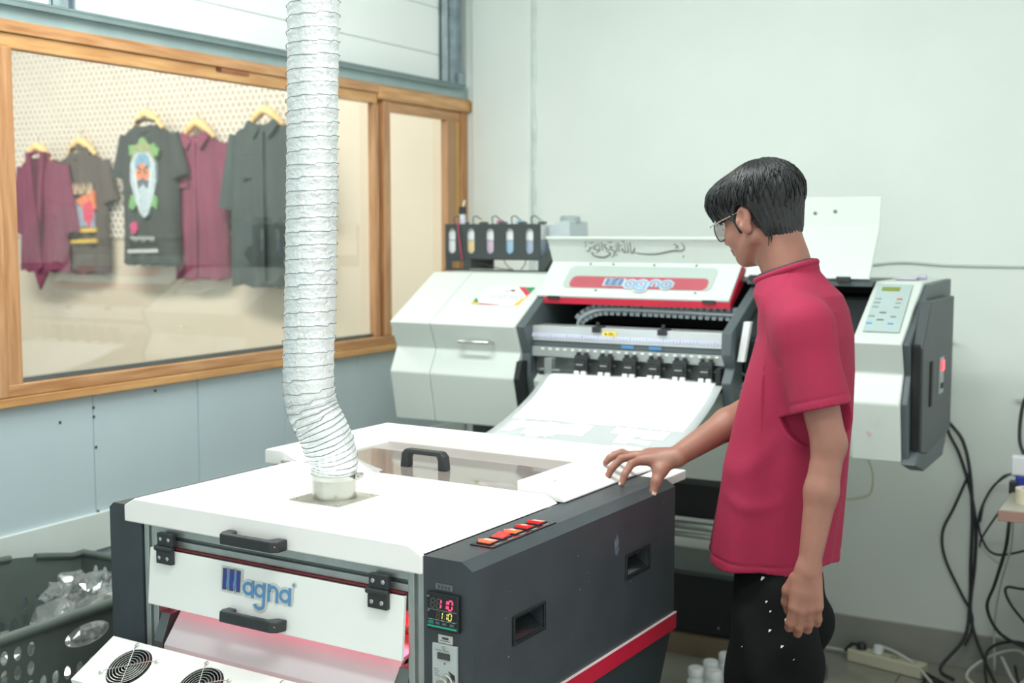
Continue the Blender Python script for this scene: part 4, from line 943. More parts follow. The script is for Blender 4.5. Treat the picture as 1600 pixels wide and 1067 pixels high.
# centre hood, raised
def hood_prof(t=0.008): return [(3.49, 1.287), (3.605, 1.390), (3.565, 1.468), (3.565+t, 1.472), (3.605+t*1.4, 1.390), (3.498, 1.280)]
HB, HC, HT = Vector((3.49, 1.287)), Vector((3.605, 1.390)), Vector((3.565, 1.468))
m = MB(); m.prism(hood_prof(0.008), -1.862, -1.218, 'x'); hood = m.build('hood', M_pr, pr, bevel=0.002)
m = MB(); m.box((-1.862, 3.555, 1.465), (-1.218, 3.575, 1.474)); m.build('hood_lip', M_pr, hood, bevel=0.002)
m = MB(); m.prism([(3.498, 1.2795), (3.505, 1.262), (3.62, 1.335), (3.64, 1.37), (3.612, 1.384)], -1.225, -1.214, 'x'); m.box((-1.840, 3.496, 1.262), (-1.215, 3.502, 1.2815)); m.build('red_edge', M_red, pr)
def F_h(x, s, h=0):       # lower hood face, s metres down from crease
    d = (HB-HC).normalized(); n = Vector((d.y, -d.x)); n = Vector((-0.667, 0.745)); return (x, HC.x+d.x*s+n.x*h, HC.y+d.y*s+n.y*h)
def F_u(x, s, h=0):       # upper hood face, s metres down from lip
    d = (HC-HT).normalized(); n = Vector((-0.89, -0.456)); return (x, HT.x+d.x*s+n.x*h, HT.y+d.y*s+n.y*h)
def sheet(F, pts, h, th, nm, m_, par):
    m = MB(); n = len(pts); m.add([F(x, s, h) for x, s in pts]+[F(x, s, h-th) for x, s in pts], [tuple(range(n))]+[(i, (i+1) % n, n+(i+1) % n, n+i) for i in range(n)]); return m.build(nm, m_, par)
def rr(x0, x1, s0, s1, r, n=5):
    o = []
    for (cx, cy, a) in ((x1-r, s0+r, -90), (x1-r, s1-r, 0), (x0+r, s1-r, 90), (x0+r, s0+r, 180)):
        for i in range(n+1): t = math.radians(a+90*i/n); o.append((cx+r*math.cos(t), cy+r*math.sin(t)))
    return o
win_m = sheet(F_h, rr(-1.785, -1.285, 0.018, 0.118, 0.02), 0.0022, 0.002, 'hood_window', mat('hood_window', (180, 194, 188), 0.3, var=0.02), hood)
sheet(F_h, rr(-1.762, -1.300, 0.066, 0.117, 0.018), 0.0030, 0.001, 'red_panel', mat('faded_red', (186, 92, 104), 0.35, var=0.04), win_m)
logo(lambda x, y, h: tuple(Matrix.Translation((1.5, -3.65, 0)) @ Vector(F_h(-1.640+x, 0.120-y*0.95, h+0.0034))), 0.235, 0.050, win_m, mat('logo_navy_faint', (112, 132, 170), 0.4), mat('logo_blue_faint', (140, 176, 208), 0.4), mat('logo_back_faint', (196, 206, 210), 0.45), reg=False, name='hood_logo')
m = MB()
for x in (-1.72, -1.64, -1.50, -1.36): 
    p = F_h(x, 0.009, 0.002); m.cbox(p, (0.006, 0.004, 0.004))
for x in (-1.66, -1.33): m.cbox(F_h(x, 0.128, 0.002), (0.006, 0.004, 0.004))
m.build('hood_screws', M_alud, hood)
# calligraphy strokes on the upper face
cal = MB()
def cs(pts, w_, k=6):
    pp = catmull([(p[0], 0, p[1]) for p in pts], k) if len(pts) > 2 else [Vector((p[0], 0, p[1])) for p in pts]
    n = len(pp); ws = [w_*(0.35+0.9*math.sin(PI*(i+0.5)/n)) for i in range(n)]
    ribbon(cal, [(-1.725+p.x*0.325, 0.010+(1-p.z)*0.055) for p in pp], ws, lambda a, b_, h: F_u(a, b_, 0.0015))
W_ = 0.0035
cs([(1.0, 0.95), (1.02, 0.6), (0.98, 0.42), (0.9, 0.42), (0.72, 0.2), (0.55, 0.22), (0.49, 0.35)], W_*1.3)
cs([(0.96, 0.55), (0.95, 0.75), (0.93, 0.55)], W_); cs([(0.92, 0.8), (0.94, 0.86)], W_); cs([(0.99, 0.1), (1.0, 0.05)], W_*1.6)
cs([(0.49, 0.35), (0.51, 0.6), (0.48, 0.25), (0.45, 0.3)], W_)
cs([(0.47, 0.95), (0.465, 0.3)], W_); cs([(0.44, 0.9), (0.435, 0.35), (0.41, 0.3)], W_); cs([(0.41, 0.95), (0.405, 0.35), (0.38, 0.35), (0.38, 0.55), (0.36, 0.4)], W_)
cs([(0.42, 1.05), (0.40, 0.98), (0.385, 1.05)], W_*0.7)
cs([(0.345, 0.95), (0.34, 0.3)], W_); cs([(0.32, 0.9), (0.315, 0.4), (0.29, 0.3), (0.27, 0.05), (0.24, 0.0)], W_*1.1)
cs([(0.29, 0.6), (0.25, 0.65), (0.27, 0.4), (0.30, 0.45)], W_); cs([(0.26, 0.45), (0.21, 0.5), (0.19, 0.75), (0.22, 0.8)], W_)
cs([(0.19, 0.4), (0.24, 0.2), (0.16, -0.05), (0.06, 0.05), (0.03, 0.3)], W_*1.3)
cs([(0.17, 0.95), (0.165, 0.4)], W_); cs([(0.14, 0.9), (0.135, 0.45), (0.11, 0.35), (0.09, 0.2)], W_)
cs([(0.12, 0.65), (0.08, 0.7), (0.09, 0.45), (0.13, 0.5)], W_); cs([(0.07, 0.5), (0.04, 0.6), (0.01, 0.35), (-0.02, 0.4)], W_)
cs([(0.03, 0.95), (0.06, 0.88), (0.09, 0.98)], W_*0.7); cs([(0.0, 0.8), (-0.02, 0.6)], W_*0.8); cs([(0.23, 1.0), (0.26, 0.92), (0.29, 1.02)], W_*0.7)
for (x, z) in ((0.2, 0.6), (0.36, 0.75), (0.11, 0.82), (0.05, 0.25), (0.30, 0.15), (-0.01, 0.95)): cs([(x, z), (x+0.012, z-0.04)], W_*1.6)
cal.build('calligraphy', mat('calligraphy_ink', (120, 128, 124), 0.6), hood)
# right hood raised upright
m = MB(); m.prism([(3.56, 1.356), (3.68, 1.508), (3.69, 1.592), (3.698, 1.592), (3.690, 1.504), (3.572, 1.352)], -1.195, -0.828, 'x'); rh = m.build('hood', M_pr, pr, bevel=0.002); rh['label'] = 'right hood raised upright'
m = MB()
for x, z in ((-1.02, 1.545), (-0.96, 1.55)): m.lathe([(0.005, 0), (0.005, 0.003), (0.002, 0.004)], (0, 0, 0), 8, Matrix.Translation((x, 3.684, z)) @ Matrix.Rotation(PI/2, 4, 'X'))
m.build('screw', M_alud, rh)
for x in (-1.16, -0.90):
    m = MB(); m.box((x-0.02, 3.555, 1.346), (x+0.02, 3.585, 1.362)); m.build('hinge', M_black, pr, bevel=0.002)
for x in (-1.80, -1.28):
    m = MB(); m.box((x-0.02, 3.487, 1.276), (x+0.02, 3.50, 1.286)); m.build('latch', M_black, pr, bevel=0.001)
# cable carrier
cc = MB(); cc.cbox((0, 0, 0), (0.017, 0.05, 0.026)); cc.box((-0.009, -0.028, -0.019), (0.004, -0.022, 0.019)); cc.box((-0.006, -0.0255, 0.014), (0.006, 0.025, 0.0205)); cc.box((0.0045, -0.0265, -0.008), (0.008, -0.022, 0.008))
path = catmull([(-1.725, 0, 1.195), (-1.715, 0, 1.215), (-1.68, 0, 1.236), (-1.63, 0, 1.247), (-1.5, 0, 1.248), (-1.35, 0, 1.246), (-1.19, 0, 1.243)], 30)
acc = 0; last = path[0]; first = None; q = 0; M_ch = mat('chain_grey', (134, 144, 148), 0.45, var=0.15, scale=40)
for i in range(1, len(path)):
    acc += (path[i]-last).length; last = path[i]
    if acc >= 0.019:
        acc = 0; d = (path[min(i+1, len(path)-1)]-path[i-1]).normalized(); ang = math.atan2(d.z, d.x)
        if first is None: first = cc.build('chain_link', M_ch, pr, local=True); o = first
        else: o = first.copy(); COL.objects.link(o); o.parent = pr
        o.location = (path[i].x+1.5, 3.545-3.65, path[i].z); o.rotation_euler = (0, -ang, 0)
m = MB(); m.tube([(p.x, 3.515, p.z) for p in path], 0.006, 6); m.build('tube_line', mat('tube_grey', (150, 160, 164), 0.4), pr, smooth=True)
# rail assembly
m = MB(); m.box((-1.834, 3.42, 1.186), (-1.186, 3.50, 1.196)); m.box((-1.834, 3.415, 1.150), (-1.186, 3.425, 1.1955)); m.build('rail', mat('rail_satin', (214, 220, 222), 0.3, metal=0.5, var=0.04), pr, bevel=0.001)
m = MB(); m.box((-1.834, 3.412, 1.160), (-1.186, 3.416, 1.172)); m.build('rail_strip', mat('strip_lilac', (206, 210, 232), 0.3), pr)
m = MB(); 
for i in range(60): m.box((-1.82+i*0.0107, 3.4105, 1.1605), (-1.8192+i*0.0107, 3.4122, 1.166 if i % 5 else 1.170))
m.build('rail_scale', M_alud, pr)
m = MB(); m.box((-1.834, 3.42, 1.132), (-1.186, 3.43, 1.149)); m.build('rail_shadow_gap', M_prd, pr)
for x in (-1.61, -1.395):
    m = MB(); m.box((x-0.014, 3.405, 1.182), (x+0.014, 3.45, 1.20)); m.lathe([(0.006, 0), (0.006, 0.012), (0.003, 0.014)], (x, 3.42, 1.20), 10); m.build('clip', M_black, pr, bevel=0.002)
m = MB(); m.box((-1.590, 3.411, 1.1725), (-1.545, 3.4145, 1.187)); yl = m.build('warning_label', mat('label_yellow', (238, 214, 90), 0.4), pr)
m = MB(); m.add([(-1.583, 3.4105, 1.176), (-1.575, 3.4105, 1.176), (-1.579, 3.4105, 1.184)], [(0, 1, 2)]); m.box((-1.570, 3.4103, 1.177), (-1.552, 3.411, 1.1785)); m.box((-1.570, 3.4103, 1.181), (-1.555, 3.411, 1.1825)); m.build('label_print', M_blackm, yl)
for x_ in (-1.53, -1.44):
    m = MB(); m.box((x_, 3.418, 1.137), (x_+0.04, 3.4195, 1.147)); m.build('blue_tag', mat('tag_blue', (84, 140, 196), 0.4), pr)
m = MB(); m.box((-1.834, 3.41, 1.100), (-1.186, 3.46, 1.131)); m.build('platen_front', mat('platen_grey', (166, 174, 172), 0.4, metal=0.3, var=0.06, scale=12), pr, bevel=0.002)
m = MB()
for i in range(24): m.box((-1.80+i*0.026, 3.408, 1.122), (-1.79+i*0.026, 3.411, 1.128))
m.build('platen_slots', mat('slot_white', (236, 240, 238), 0.4), pr)
m = MB(); m.box((-1.834, 3.44, 1.05), (-1.186, 3.52, 1.10)); m.build('feed_bed', mat('bed_grey', (120, 128, 126), 0.4, metal=0.3, var=0.1), pr)
for i in range(6):
    x = -1.652+0.0805*i
    m = MB(); m.box((x-0.021, 3.385, 1.062), (x+0.021, 3.41, 1.112)); m.box((x-0.015, 3.380, 1.072), (x+0.015, 3.386, 1.095)); m.box((x-0.018, 3.39, 1.112), (x-0.008, 3.405, 1.121)); m.box((x+0.008, 3.39, 1.112), (x+0.018, 3.405, 1.121)); m.box((x+0.021, 3.395, 1.080), (x+0.034, 3.405, 1.088))
    c = m.build('pinch_clamp', M_black, pr, bevel=0.0015)
    m = MB(); m.box((x-0.012, 3.3785, 1.083), (x+0.010, 3.3805, 1.0855)); m.build('clamp_mark', mat('mark_pale', (170, 178, 178), 0.5), c)
    m = MB(); m.tube([(x-0.019, 3.385, 1.058), (x-0.004, 3.385, 1.058)], 0.0065, 12); m.tube([(x+0.004, 3.385, 1.058), (x+0.019, 3.385, 1.058)], 0.0065, 12); m.build('pinch_roller', mat('roller_white', (232, 236, 234), 0.4), c)
m = MB(); m.tube([(-1.80, 3.40, 1.050), (-1.20, 3.40, 1.050)], 0.007, 12); m.build('roller_bar', M_steel, pr, smooth=True)
m = MB(); m.box((-1.77, 3.37, 1.04), (-1.745, 3.40, 1.10)); m.box((-1.79, 3.375, 1.06), (-1.72, 3.39, 1.066)); m.build('media_guide', mat('guide_grey', (150, 158, 158), 0.35, metal=0.4), pr, bevel=0.002)
m = MB(); m.box((-1.205, 3.35, 1.03), (-1.19, 3.39, 1.10)); m.build('media_guide', M_blackm, pr, bevel=0.002)
# stand: legs, beams, take-up boxes
for x in (-2.15, -1.03):
    m = MB(); m.box((x-0.03, 3.62, 0.08), (x+0.03, 3.68, 0.86)); m.box((x-0.03, 3.42, 0.05), (x+0.03, 3.88, 0.10)); m.build('stand_leg', M_prd, pr, bevel=0.003)
    for y in (3.46, 3.84):
        m = MB(); m.tube([(x-0.012, y, 0.028), (x+0.012, y, 0.028)], 0.028, 14); m.build('caster', M_black, pr)
m = MB(); m.box((-2.118, 3.60, 0.595), (-1.062, 3.70, 0.70)); m.build('stand_beam', M_blackm, pr, bevel=0.003)
m = MB(); m.tube([(-2.118, 3.58, 0.575), (-1.062, 3.58, 0.575)], 0.014, 12); m.tube([(-2.118, 3.57, 0.548), (-1.062, 3.57, 0.548)], 0.009, 12); m.build('takeup_bar', mat('bar_grey', (150, 156, 152), 0.3, metal=0.6), pr, smooth=True)
# ---- film
m = MB(); prof_f = catmull([(3.435, 0, 1.048), (3.38, 0, 1.052), (3.335, 0, 1.048), (3.285, 0, 1.030), (3.20, 0, 1.003), (3.05, 0, 0.972), (2.90, 0, 0.952), (2.76, 0, 0.940), (2.67, 0, 0.925)], 6)
def film_pt(x_t, i, h=0):
    p = prof_f[i]; k = (3.45-p.x)/0.78
    xl = -1.772+(0.125)*max(0, k)**1.0; xr = -1.192+(0.082)*max(0, k)**1.0
    return (xl+(xr-xl)*x_t, p.x, p.z+h+0.004*math.sin(x_t*PI)*k)
rows = [[film_pt(j/16, i) for j in range(17)] for i in range(len(prof_f))]
m.grid(rows)
film = m.build('transfer_film', mat('film_grey', (200, 206, 208), 0.22, var=0.02, spec=0.6), None, smooth=True, solid=0.0006)
tag(film, 'wide pale transfer film with white printing, hanging from printer to oven', 'film')
# white ink areas as thin layers (true to the print)
def patch(x0, x1, i0, i1, seedv, jag=0.012, nm='ink_area'):
    r_ = random.Random(seedv); n = 24; top = []; bot = []
    def at(xt, fi):
        i = int(min(len(prof_f)-2, max(0, fi))); t = fi-i
        a = Vector(film_pt(xt, i, 0.0011)); b_ = Vector(film_pt(xt, i+1, 0.0011)); return a.lerp(b_, t)
    rows = []
    e0 = [i0+r_.uniform(-1, 1)*jag*20 for _ in range(n+1)]; e1 = []
    for k_ in range(n+1): e1.append(i1+r_.uniform(-1, 1)*jag*60 if (k_ % 5 == 0 or r_.random() < 0.12) else e1[-1])
    for k_ in range(13):
        rows.append([tuple(at(x0+(x1-x0)*j/n, (e0[j] if e0[j] > 0.2 else 0.2)*(1-k_/12)+e1[j]*k_/12)) for j in range(n+1)])
    m = MB(); m.grid(rows); m.build(nm, mat('white_ink', (255, 255, 255), 0.35, var=0.0), film, smooth=True)
patch(0.035, 0.955, 4, 31.5, 1, 0.004)
patch(0.06, 0.50, 32.2, 35.5, 2, 0.02); patch(0.62, 0.90, 31.9, 35.2, 3, 0.02); patch(0.18, 0.36, 35.2, 37.6, 4, 0.01); patch(0.68, 0.86, 35.8, 37.2, 5, 0.008)
patch(0.14, 0.24, 38.8, 40.4, 6, 0.01); patch(0.70, 0.84, 38.4, 40.6, 7, 0.01)
# ---- black boxes on the floor behind the stand
b1 = thing('black_case', 'low black case with grey lid on a brown pallet by the back wall', 'case', (-1.75, 4.16, 0))
m = MB(); m.box((-2.20, 4.02, 0.075), (-1.30, 4.30, 0.285)); m.build('body', M_blackm, b1, bevel=0.006)
m = MB(); m.box((-2.205, 4.01, 0.286), (-1.295, 4.305, 0.305)); m.build('lid', mat('case_lid', (78, 86, 84), 0.5), b1, bevel=0.004)
m = MB(); m.box((-2.2, 4.00, 0.0), (-1.28, 4.31, 0.074)); m.build('pallet', mat('pallet_brown', (124, 108, 86), 0.6, var=0.1), b1, bevel=0.002)
m = MB(); m.cbox((-1.42, 4.0185, 0.11), (0.006, 0.002, 0.006)); m.build('stud', M_steel, b1)
# ---- small item on the printer top
m = MB(); m.box((-0.785, 3.70, 1.349), (-0.725, 3.76, 1.357)); m.tube([(-0.725, 3.73, 1.358), (-0.70, 3.73, 1.358)], 0.008, 10); o = m.build('marker_pen', mat('lilac_plastic', (190, 186, 204), 0.3, var=0.05), None, bevel=0.002); tag(o, 'small lilac and grey plastic tool lying on top of the printer console', 'tool')
# ================================================================ ink rack
rk = thing('ink_rack', 'black slotted ink tank rack standing on the left of the printer', 'rack', (-2.20, 3.85, 1.348))
M_rack = mat('rack_black', (62, 70, 70), 0.5, var=0.04)
m = MB(); FY = 3.80
xs = [-2.397+0.0785*i for i in range(6)]
sl_c = [-2.372+0.0795*i for i in range(5)]
Fr = lambda a, b_: (a, FY, b_)
edges = [-2.40]+[(sl_c[i]+sl_c[i+1])/2 for i in range(4)]+[-2.01]
for i in range(5): oval_cell(m, edges[i], edges[i+1], 1.392, 1.515, sl_c[i], 1.455, 0.0155, 0.045, Fr, n=20, stad=True)
m.build('front_plate', M_rack, rk, solid=0.003)
m = MB(); m.box((-2.40, 3.803, 1.388), (-1.97, 3.98, 1.394)); m.box((-2.402, 3.803, 1.394), (-2.398, 3.98, 1.515)); m.build('shelf', M_rack, rk)
m = MB(); m.prism([(-2.012, 1.394), (-1.985, 1.43), (-1.962, 1.395), (-1.97, 1.388), (-2.0, 1.349), (-2.02, 1.349), (-2.02, 1.394)], 3.80, 3.98, 'y'); m.build('bracket', M_rack, rk, bevel=0.001)
m = MB(); holed_sheet(m, [-2.40, -2.375, -2.325, -2.30], [1.349, 1.357, 1.381, 1.392], [(-2.375, -2.325, 1.357, 1.381)], lambda a, b_: (a, FY+0.002, b_)); m.build('bracket', M_rack, rk, solid=0.003)
m = MB(); m.box((-2.40, 3.97, 1.349), (-2.30, 3.98, 1.39)); m.build('bracket', M_rack, rk)
m = MB(); m.box((-2.40, 3.79, 1.3485), (-1.98, 3.81, 1.3525)); m.build('foot_rail', M_rack, rk)
cols = [('white', (240, 242, 242), (236, 238, 238)), ('yellow', (238, 216, 168), (226, 226, 196)), ('magenta', (216, 196, 216), (206, 140, 168)), ('cyan', (170, 206, 232), (178, 210, 226)), ('black', (176, 190, 210), (200, 208, 206))]
for i, (nm, c1, c2) in enumerate(cols):
    x = sl_c[i]
    t = thing('ink_tank', 'translucent ink tank of %s ink in the black rack' % nm, 'ink tank', (x, 3.88, 1.394), 0, 'ink tanks in the black rack')
    tm_ = mat('tank_shell', (240, 244, 244), 0.3, var=0.02)
    m = MB(); m.box((x-0.032, 3.812, 1.455), (x+0.032, 3.96, 1.515)); m.build('tank', tm_, t, bevel=0.006)
    m = MB(); m.box((x-0.032, 3.812, 1.3945), (x+0.032, 3.96, 1.4545)); m.build('ink', mat('ink_'+nm, c1, 0.35, var=0.03), t, bevel=0.003)
    m = MB(); m.lathe([(0.014, 0), (0.014, 0.012), (0.010, 0.014), (0.001, 0.014)], (x+0.014, 3.85, 1.515), 14); m.build('cap', mat('cap_'+nm, c2, 0.4), t)
    m = MB(); m.tube(catmull([(x-0.012, 3.84, 1.515), (x-0.014, 3.84, 1.537), (x, 3.84, 1.543), (x+0.014, 3.84, 1.534), (x+0.026, 3.845, 1.524)], 6), 0.0022, 6); m.build('ink_tube', M_alud, t, smooth=True)
    m = MB(); m.box((x+0.016, 3.83, 1.5155), (x+0.038, 3.86, 1.523)); m.build('valve', M_prd, t, bevel=0.001)
t = thing('waste_tank', 'large grey translucent tank with lid at right end of the rack', 'tank', (-1.965, 3.92, 1.394))
m = MB(); m.prism([(-2.005, 1.395), (-2.005, 1.505), (-1.955, 1.525), (-1.925, 1.525), (-1.918, 1.395)], 3.85, 4.0, 'y'); m.build('body', mat('tank_grey', (196, 208, 212), 0.35, var=0.05, scale=5), t, bevel=0.004)
m = MB(); m.lathe([(0.036, 0), (0.036, 0.016), (0.030, 0.022), (0.001, 0.022)], (-1.955, 3.92, 1.522), 24); m.build('lid', mat('lid_grey', (170, 184, 184), 0.35), t)
t = thing('ink_bottle', 'small clear bottle with black cap on the rack left end', 'bottle', (-2.352, 3.83, 1.516))
m = MB(); m.lathe([(0.011, 0), (0.011, 0.032), (0.008, 0.036), (0.001, 0.036)], (-2.345, 3.83, 1.5155), 16); m.build('body', mat('bottle_clear', (206, 210, 224), 0.25), t, smooth=True, auto=40)
m = MB(); m.lathe([(0.0135, 0.0), (0.0135, 0.024), (0.011, 0.026), (0.001, 0.026)], (-2.345, 3.83, 1.5515), 16); m.build('cap', M_black, t)
m = MB(); m.tube([(-2.343, 3.83, 1.577), (-2.336, 3.83, 1.60)], 0.004, 8); m.build('nozzle', mat('nozzle_cream', (226, 222, 190), 0.4), t)
m = MB(); m.tube(catmull([(-2.345, 3.805, 1.53), (-2.340, 3.792, 1.49), (-2.328, 3.79, 1.42), (-2.322, 3.79, 1.385)], 6), 0.003, 6); o = m.build('red_tube', mat('tube_red', (176, 60, 92), 0.4), None, smooth=True); tag(o, 'thin dark red tube hanging down the left of the black rack', 'tube')
wires = [([(-2.32, 3.84, 1.38), (-2.26, 3.84, 1.372), (-2.20, 3.84, 1.357), (-2.14, 3.84, 1.353)], (110, 118, 116), 'thin grey cable lying under the black ink rack'),
         ([(-2.18, 3.84, 1.388), (-2.17, 3.84, 1.37), (-2.145, 3.84, 1.354)], (206, 170, 120), 'thin yellow ink line drooping under the black ink rack'),
         ([(-2.09, 3.84, 1.388), (-2.095, 3.84, 1.37), (-2.11, 3.84, 1.354)], (150, 100, 100), 'thin brown ink line drooping under the black ink rack')]
for p, c, lb in wires:
    m = MB(); m.tube(catmull(p, 6), 0.0018, 6); o = m.build('thin_cable', mat('wire_%d_%d_%d' % c, c, 0.5), None, smooth=True); tag(o, lb, 'cable')
# ================================================================ cables, strip, table
M_cab = mat('cable_black', (40, 46, 48), 0.45); M_cabw = mat('cable_white', (206, 210, 206), 0.45)
def cable(pts, r, m_, lb, k=8, nm='power_cable'):
    m = MB(); m.tube(catmull(pts, k), r, 8); o = m.build(nm, m_, None, smooth=True); tag(o, lb, 'cable'); return o
cable([(-0.668, 3.90, 1.195), (-0.72, 4.2, 1.18), (-0.742, 4.325, 1.13), (-0.735, 4.33, 1.03), (-0.748, 4.33, 0.92), (-0.73, 4.33, 0.82), (-0.69, 4.33, 0.74), (-0.65, 4.325, 0.62), (-0.628, 4.32, 0.5), (-0.628, 4.32, 0.36), (-0.635, 4.31, 0.22), (-0.60, 4.26, 0.12), (-0.50, 4.10, 0.02), (-0.40, 4.0, 0.006)], 0.0055, M_cab, 'black cable curving down the wall from the printer upper socket')
cable([(-0.655, 3.84, 0.94), (-0.72, 4.2, 0.88), (-0.72, 4.31, 0.845), (-0.68, 4.32, 0.79), (-0.655, 4.318, 0.70), (-0.64, 4.314, 0.55), (-0.638, 4.306, 0.38), (-0.636, 4.305, 0.25), (-0.645, 4.27, 0.13), (-0.71, 4.22, 0.03), (-0.66, 4.18, 0.01)], 0.006, M_cab, 'black cable dropping from the printer lower socket to the floor')
cable([(-0.655, 4.32, 0.68), (-0.70, 4.325, 0.56), (-0.735, 4.325, 0.47), (-0.725, 4.325, 0.38), (-0.67, 4.32, 0.27), (-0.632, 4.318, 0.20), (-0.63, 4.31, 0.14), (-0.645, 4.28, 0.10)], 0.0048, M_cab, 'black cable bowing out to the left low on the wall')
M_cabt = M_cab
cable([(-0.42, 3.95, 0.77), (-0.50, 4.20, 0.72), (-0.58, 4.31, 0.64), (-0.62, 4.315, 0.53), (-0.60, 4.315, 0.45), (-0.56, 4.30, 0.42), (-0.48, 4.25, 0.45), (-0.38, 4.15, 0.52)], 0.004, M_cab, 'black cable looping left from the table top and back beneath it')
cable([(-0.44, 3.90, 0.765), (-0.54, 4.28, 0.69), (-0.60, 4.315, 0.60), (-0.615, 4.315, 0.52)], 0.0035, M_cab, 'thin black cable running from table edge down to the wall bundle')
cable([(-0.45, 3.75, 0.715), (-0.52, 4.1, 0.62), (-0.60, 4.28, 0.48), (-0.61, 4.29, 0.44)], 0.0035, M_cab, 'thin black cable slanting from the table corner to the bundle')
cable([(-0.45, 3.72, 0.70), (-0.48, 3.95, 0.60), (-0.50, 4.05, 0.50), (-0.54, 4.15, 0.36), (-0.57, 4.22, 0.26), (-0.53, 4.20, 0.19), (-0.45, 4.15, 0.17), (-0.38, 4.1, 0.19)], 0.0055, M_cab, 'thick black cable hanging under the table corner')
cable([(-0.37, 4.12, 0.42), (-0.45, 4.22, 0.34), (-0.52, 4.27, 0.32), (-0.50, 4.25, 0.27), (-0.42, 4.2, 0.2), (-0.36, 4.15, 0.15)], 0.0045, M_cab, 'black cable making a sharp bend behind the table leg')
cable([(-0.40, 3.86, 0.715), (-0.385, 3.95, 0.6), (-0.375, 4.0, 0.48), (-0.35, 4.0, 0.38)], 0.007, M_cab, 'black cable bundle behind the table leg')
cable([(-0.36, 4.12, 0.17), (-0.48, 4.18, 0.17), (-0.56, 4.20, 0.12), (-0.55, 4.12, 0.04), (-0.50, 4.02, 0.008), (-0.46, 3.92, 0.007), (-0.44, 4.02, 0.05), (-0.47, 4.15, 0.10)], 0.005, M_cab, 'black cable looping on the floor beside the table leg')
cable([(-0.76, 4.20, 0.012), (-0.66, 4.12, 0.007), (-0.56, 4.04, 0.007), (-0.47, 3.93, 0.007), (-0.42, 3.86, 0.007)], 0.006, M_cab, 'black cable lying on the floor from the extension block')
cable([(-0.745, 4.18, 0.01), (-0.74, 4.08, 0.008), (-0.70, 4.06, 0.012), (-0.71, 4.13, 0.016), (-0.73, 4.02, 0.008), (-0.72, 3.9, 0.008)], 0.005, M_cab, 'black cable coiled beside the extension block right end')
cable([(-0.93, 4.24, 0.062), (-0.88, 4.22, 0.066), (-0.80, 4.19, 0.045), (-0.73, 4.12, 0.02), (-0.66, 3.99, 0.008), (-0.58, 3.90, 0.008), (-0.50, 3.93, 0.008), (-0.52, 4.06, 0.012), (-0.62, 4.18, 0.03), (-0.56, 4.23, 0.09), (-0.47, 4.22, 0.13), (-0.42, 4.16, 0.10), (-0.46, 4.13, 0.05), (-0.52, 4.22, 0.10)], 0.005, M_cabw, 'white cable winding over the floor from the white plug')
cable([(-0.45, 3.76, 0.71), (-0.47, 3.95, 0.55), (-0.52, 4.12, 0.36), (-0.545, 4.22, 0.2), (-0.54, 4.22, 0.05)], 0.0035, M_cabw, 'white cable hanging straight down beside the table leg')
cable([(-0.36, 4.31, 1.02), (-0.44, 4.31, 1.0), (-0.49, 4.31, 0.94), (-0.50, 4.30, 0.82), (-0.47, 4.2, 0.77)], 0.006, M_cab, 'black cable rising on the wall above the table')
cable([(-0.36, 4.25, 0.86), (-0.44, 4.24, 0.83), (-0.475, 4.2, 0.78), (-0.46, 4.05, 0.745)], 0.004, M_cab, 'thin black cable arching over the back of the table')
cable([(-1.02, 4.344, 1.372), (-0.9, 4.344, 1.384), (-0.75, 4.344, 1.376), (-0.5, 4.344, 1.374), (-0.2, 4.344, 1.372), (0.3, 4.344, 1.37)], 0.0042, mat('wall_cable', (196, 206, 202), 0.5), 'white cable clipped level along the back wall', nm='wall_cable')
cable([(-0.96, 3.9, 0.85), (-0.955, 4.2, 0.70), (-0.98, 4.33, 0.58), (-1.03, 4.335, 0.55), (-1.10, 4.335, 0.54)], 0.002, mat('wire_olive', (190, 186, 120), 0.5), 'thin yellow wire hanging below the printer console')
m = MB(); m.box((-0.52, 4.335, 0.93), (-0.49, 4.349, 0.94)); o = m.build('cable_clip', M_cabw, None); tag(o, 'small white clip on the wall above the table', 'clip')
# extension block
es = thing('extension_block', 'cream four-socket extension block on the floor by the baseboard', 'extension block', (-0.9, 4.22, 0), 0)
Me = Matrix.Translation((-0.885, 4.215, 0)) @ Matrix.Rotation(math.radians(-14), 4, 'Z')
m = MB(); m.cbox((0, 0, 0.022), (0.27, 0.058, 0.042), Me); m.build('body', mat('block_cream', (206, 202, 178), 0.4, var=0.03), es, bevel=0.004)
for i in range(4):
    m = MB(); m.lathe([(0.019, 0.0), (0.019, 0.0016), (0.017, 0.0016), (0.016, 0.0005), (0.001, 0.0005)], (-0.095+0.062*i, 0, 0.0432), 18, Me); so = m.build('socket', mat('block_cream2', (190, 186, 164), 0.4), es)
    m = MB(); 
    for s_ in (-0.008, 0.008): m.lathe([(0.0028, 0), (0.0028, 0.0006)], (-0.095+0.062*i+s_, 0, 0.0440), 8, Me)
    m.build('socket_hole', M_blackm, so)
t = thing('black_plug', 'black plug in the left socket of the cream block', 'plug', tuple(Me @ Vector((-0.095, 0, 0.045))))
m = MB(); m.lathe([(0.017, 0.0), (0.018, 0.014), (0.014, 0.022), (0.001, 0.023)], (-0.095, 0, 0.0452), 18, Me); m.tube([tuple(Me @ Vector(p)) for p in ((-0.09, 0, 0.058), (-0.13, -0.005, 0.056), (-0.15, -0.01, 0.03))], 0.007, 8); m.build('body', M_black, t, smooth=True, auto=50)
t = thing('white_plug', 'white plug in the cream block beside the black one', 'plug', tuple(Me @ Vector((-0.033, 0, 0.045))))
m = MB(); m.lathe([(0.017, 0.0), (0.018, 0.016), (0.014, 0.026), (0.001, 0.027)], (-0.033, 0, 0.0452), 18, Me); m.build('body', mat('plug_white', (236, 238, 238), 0.35), t, smooth=True, auto=50)
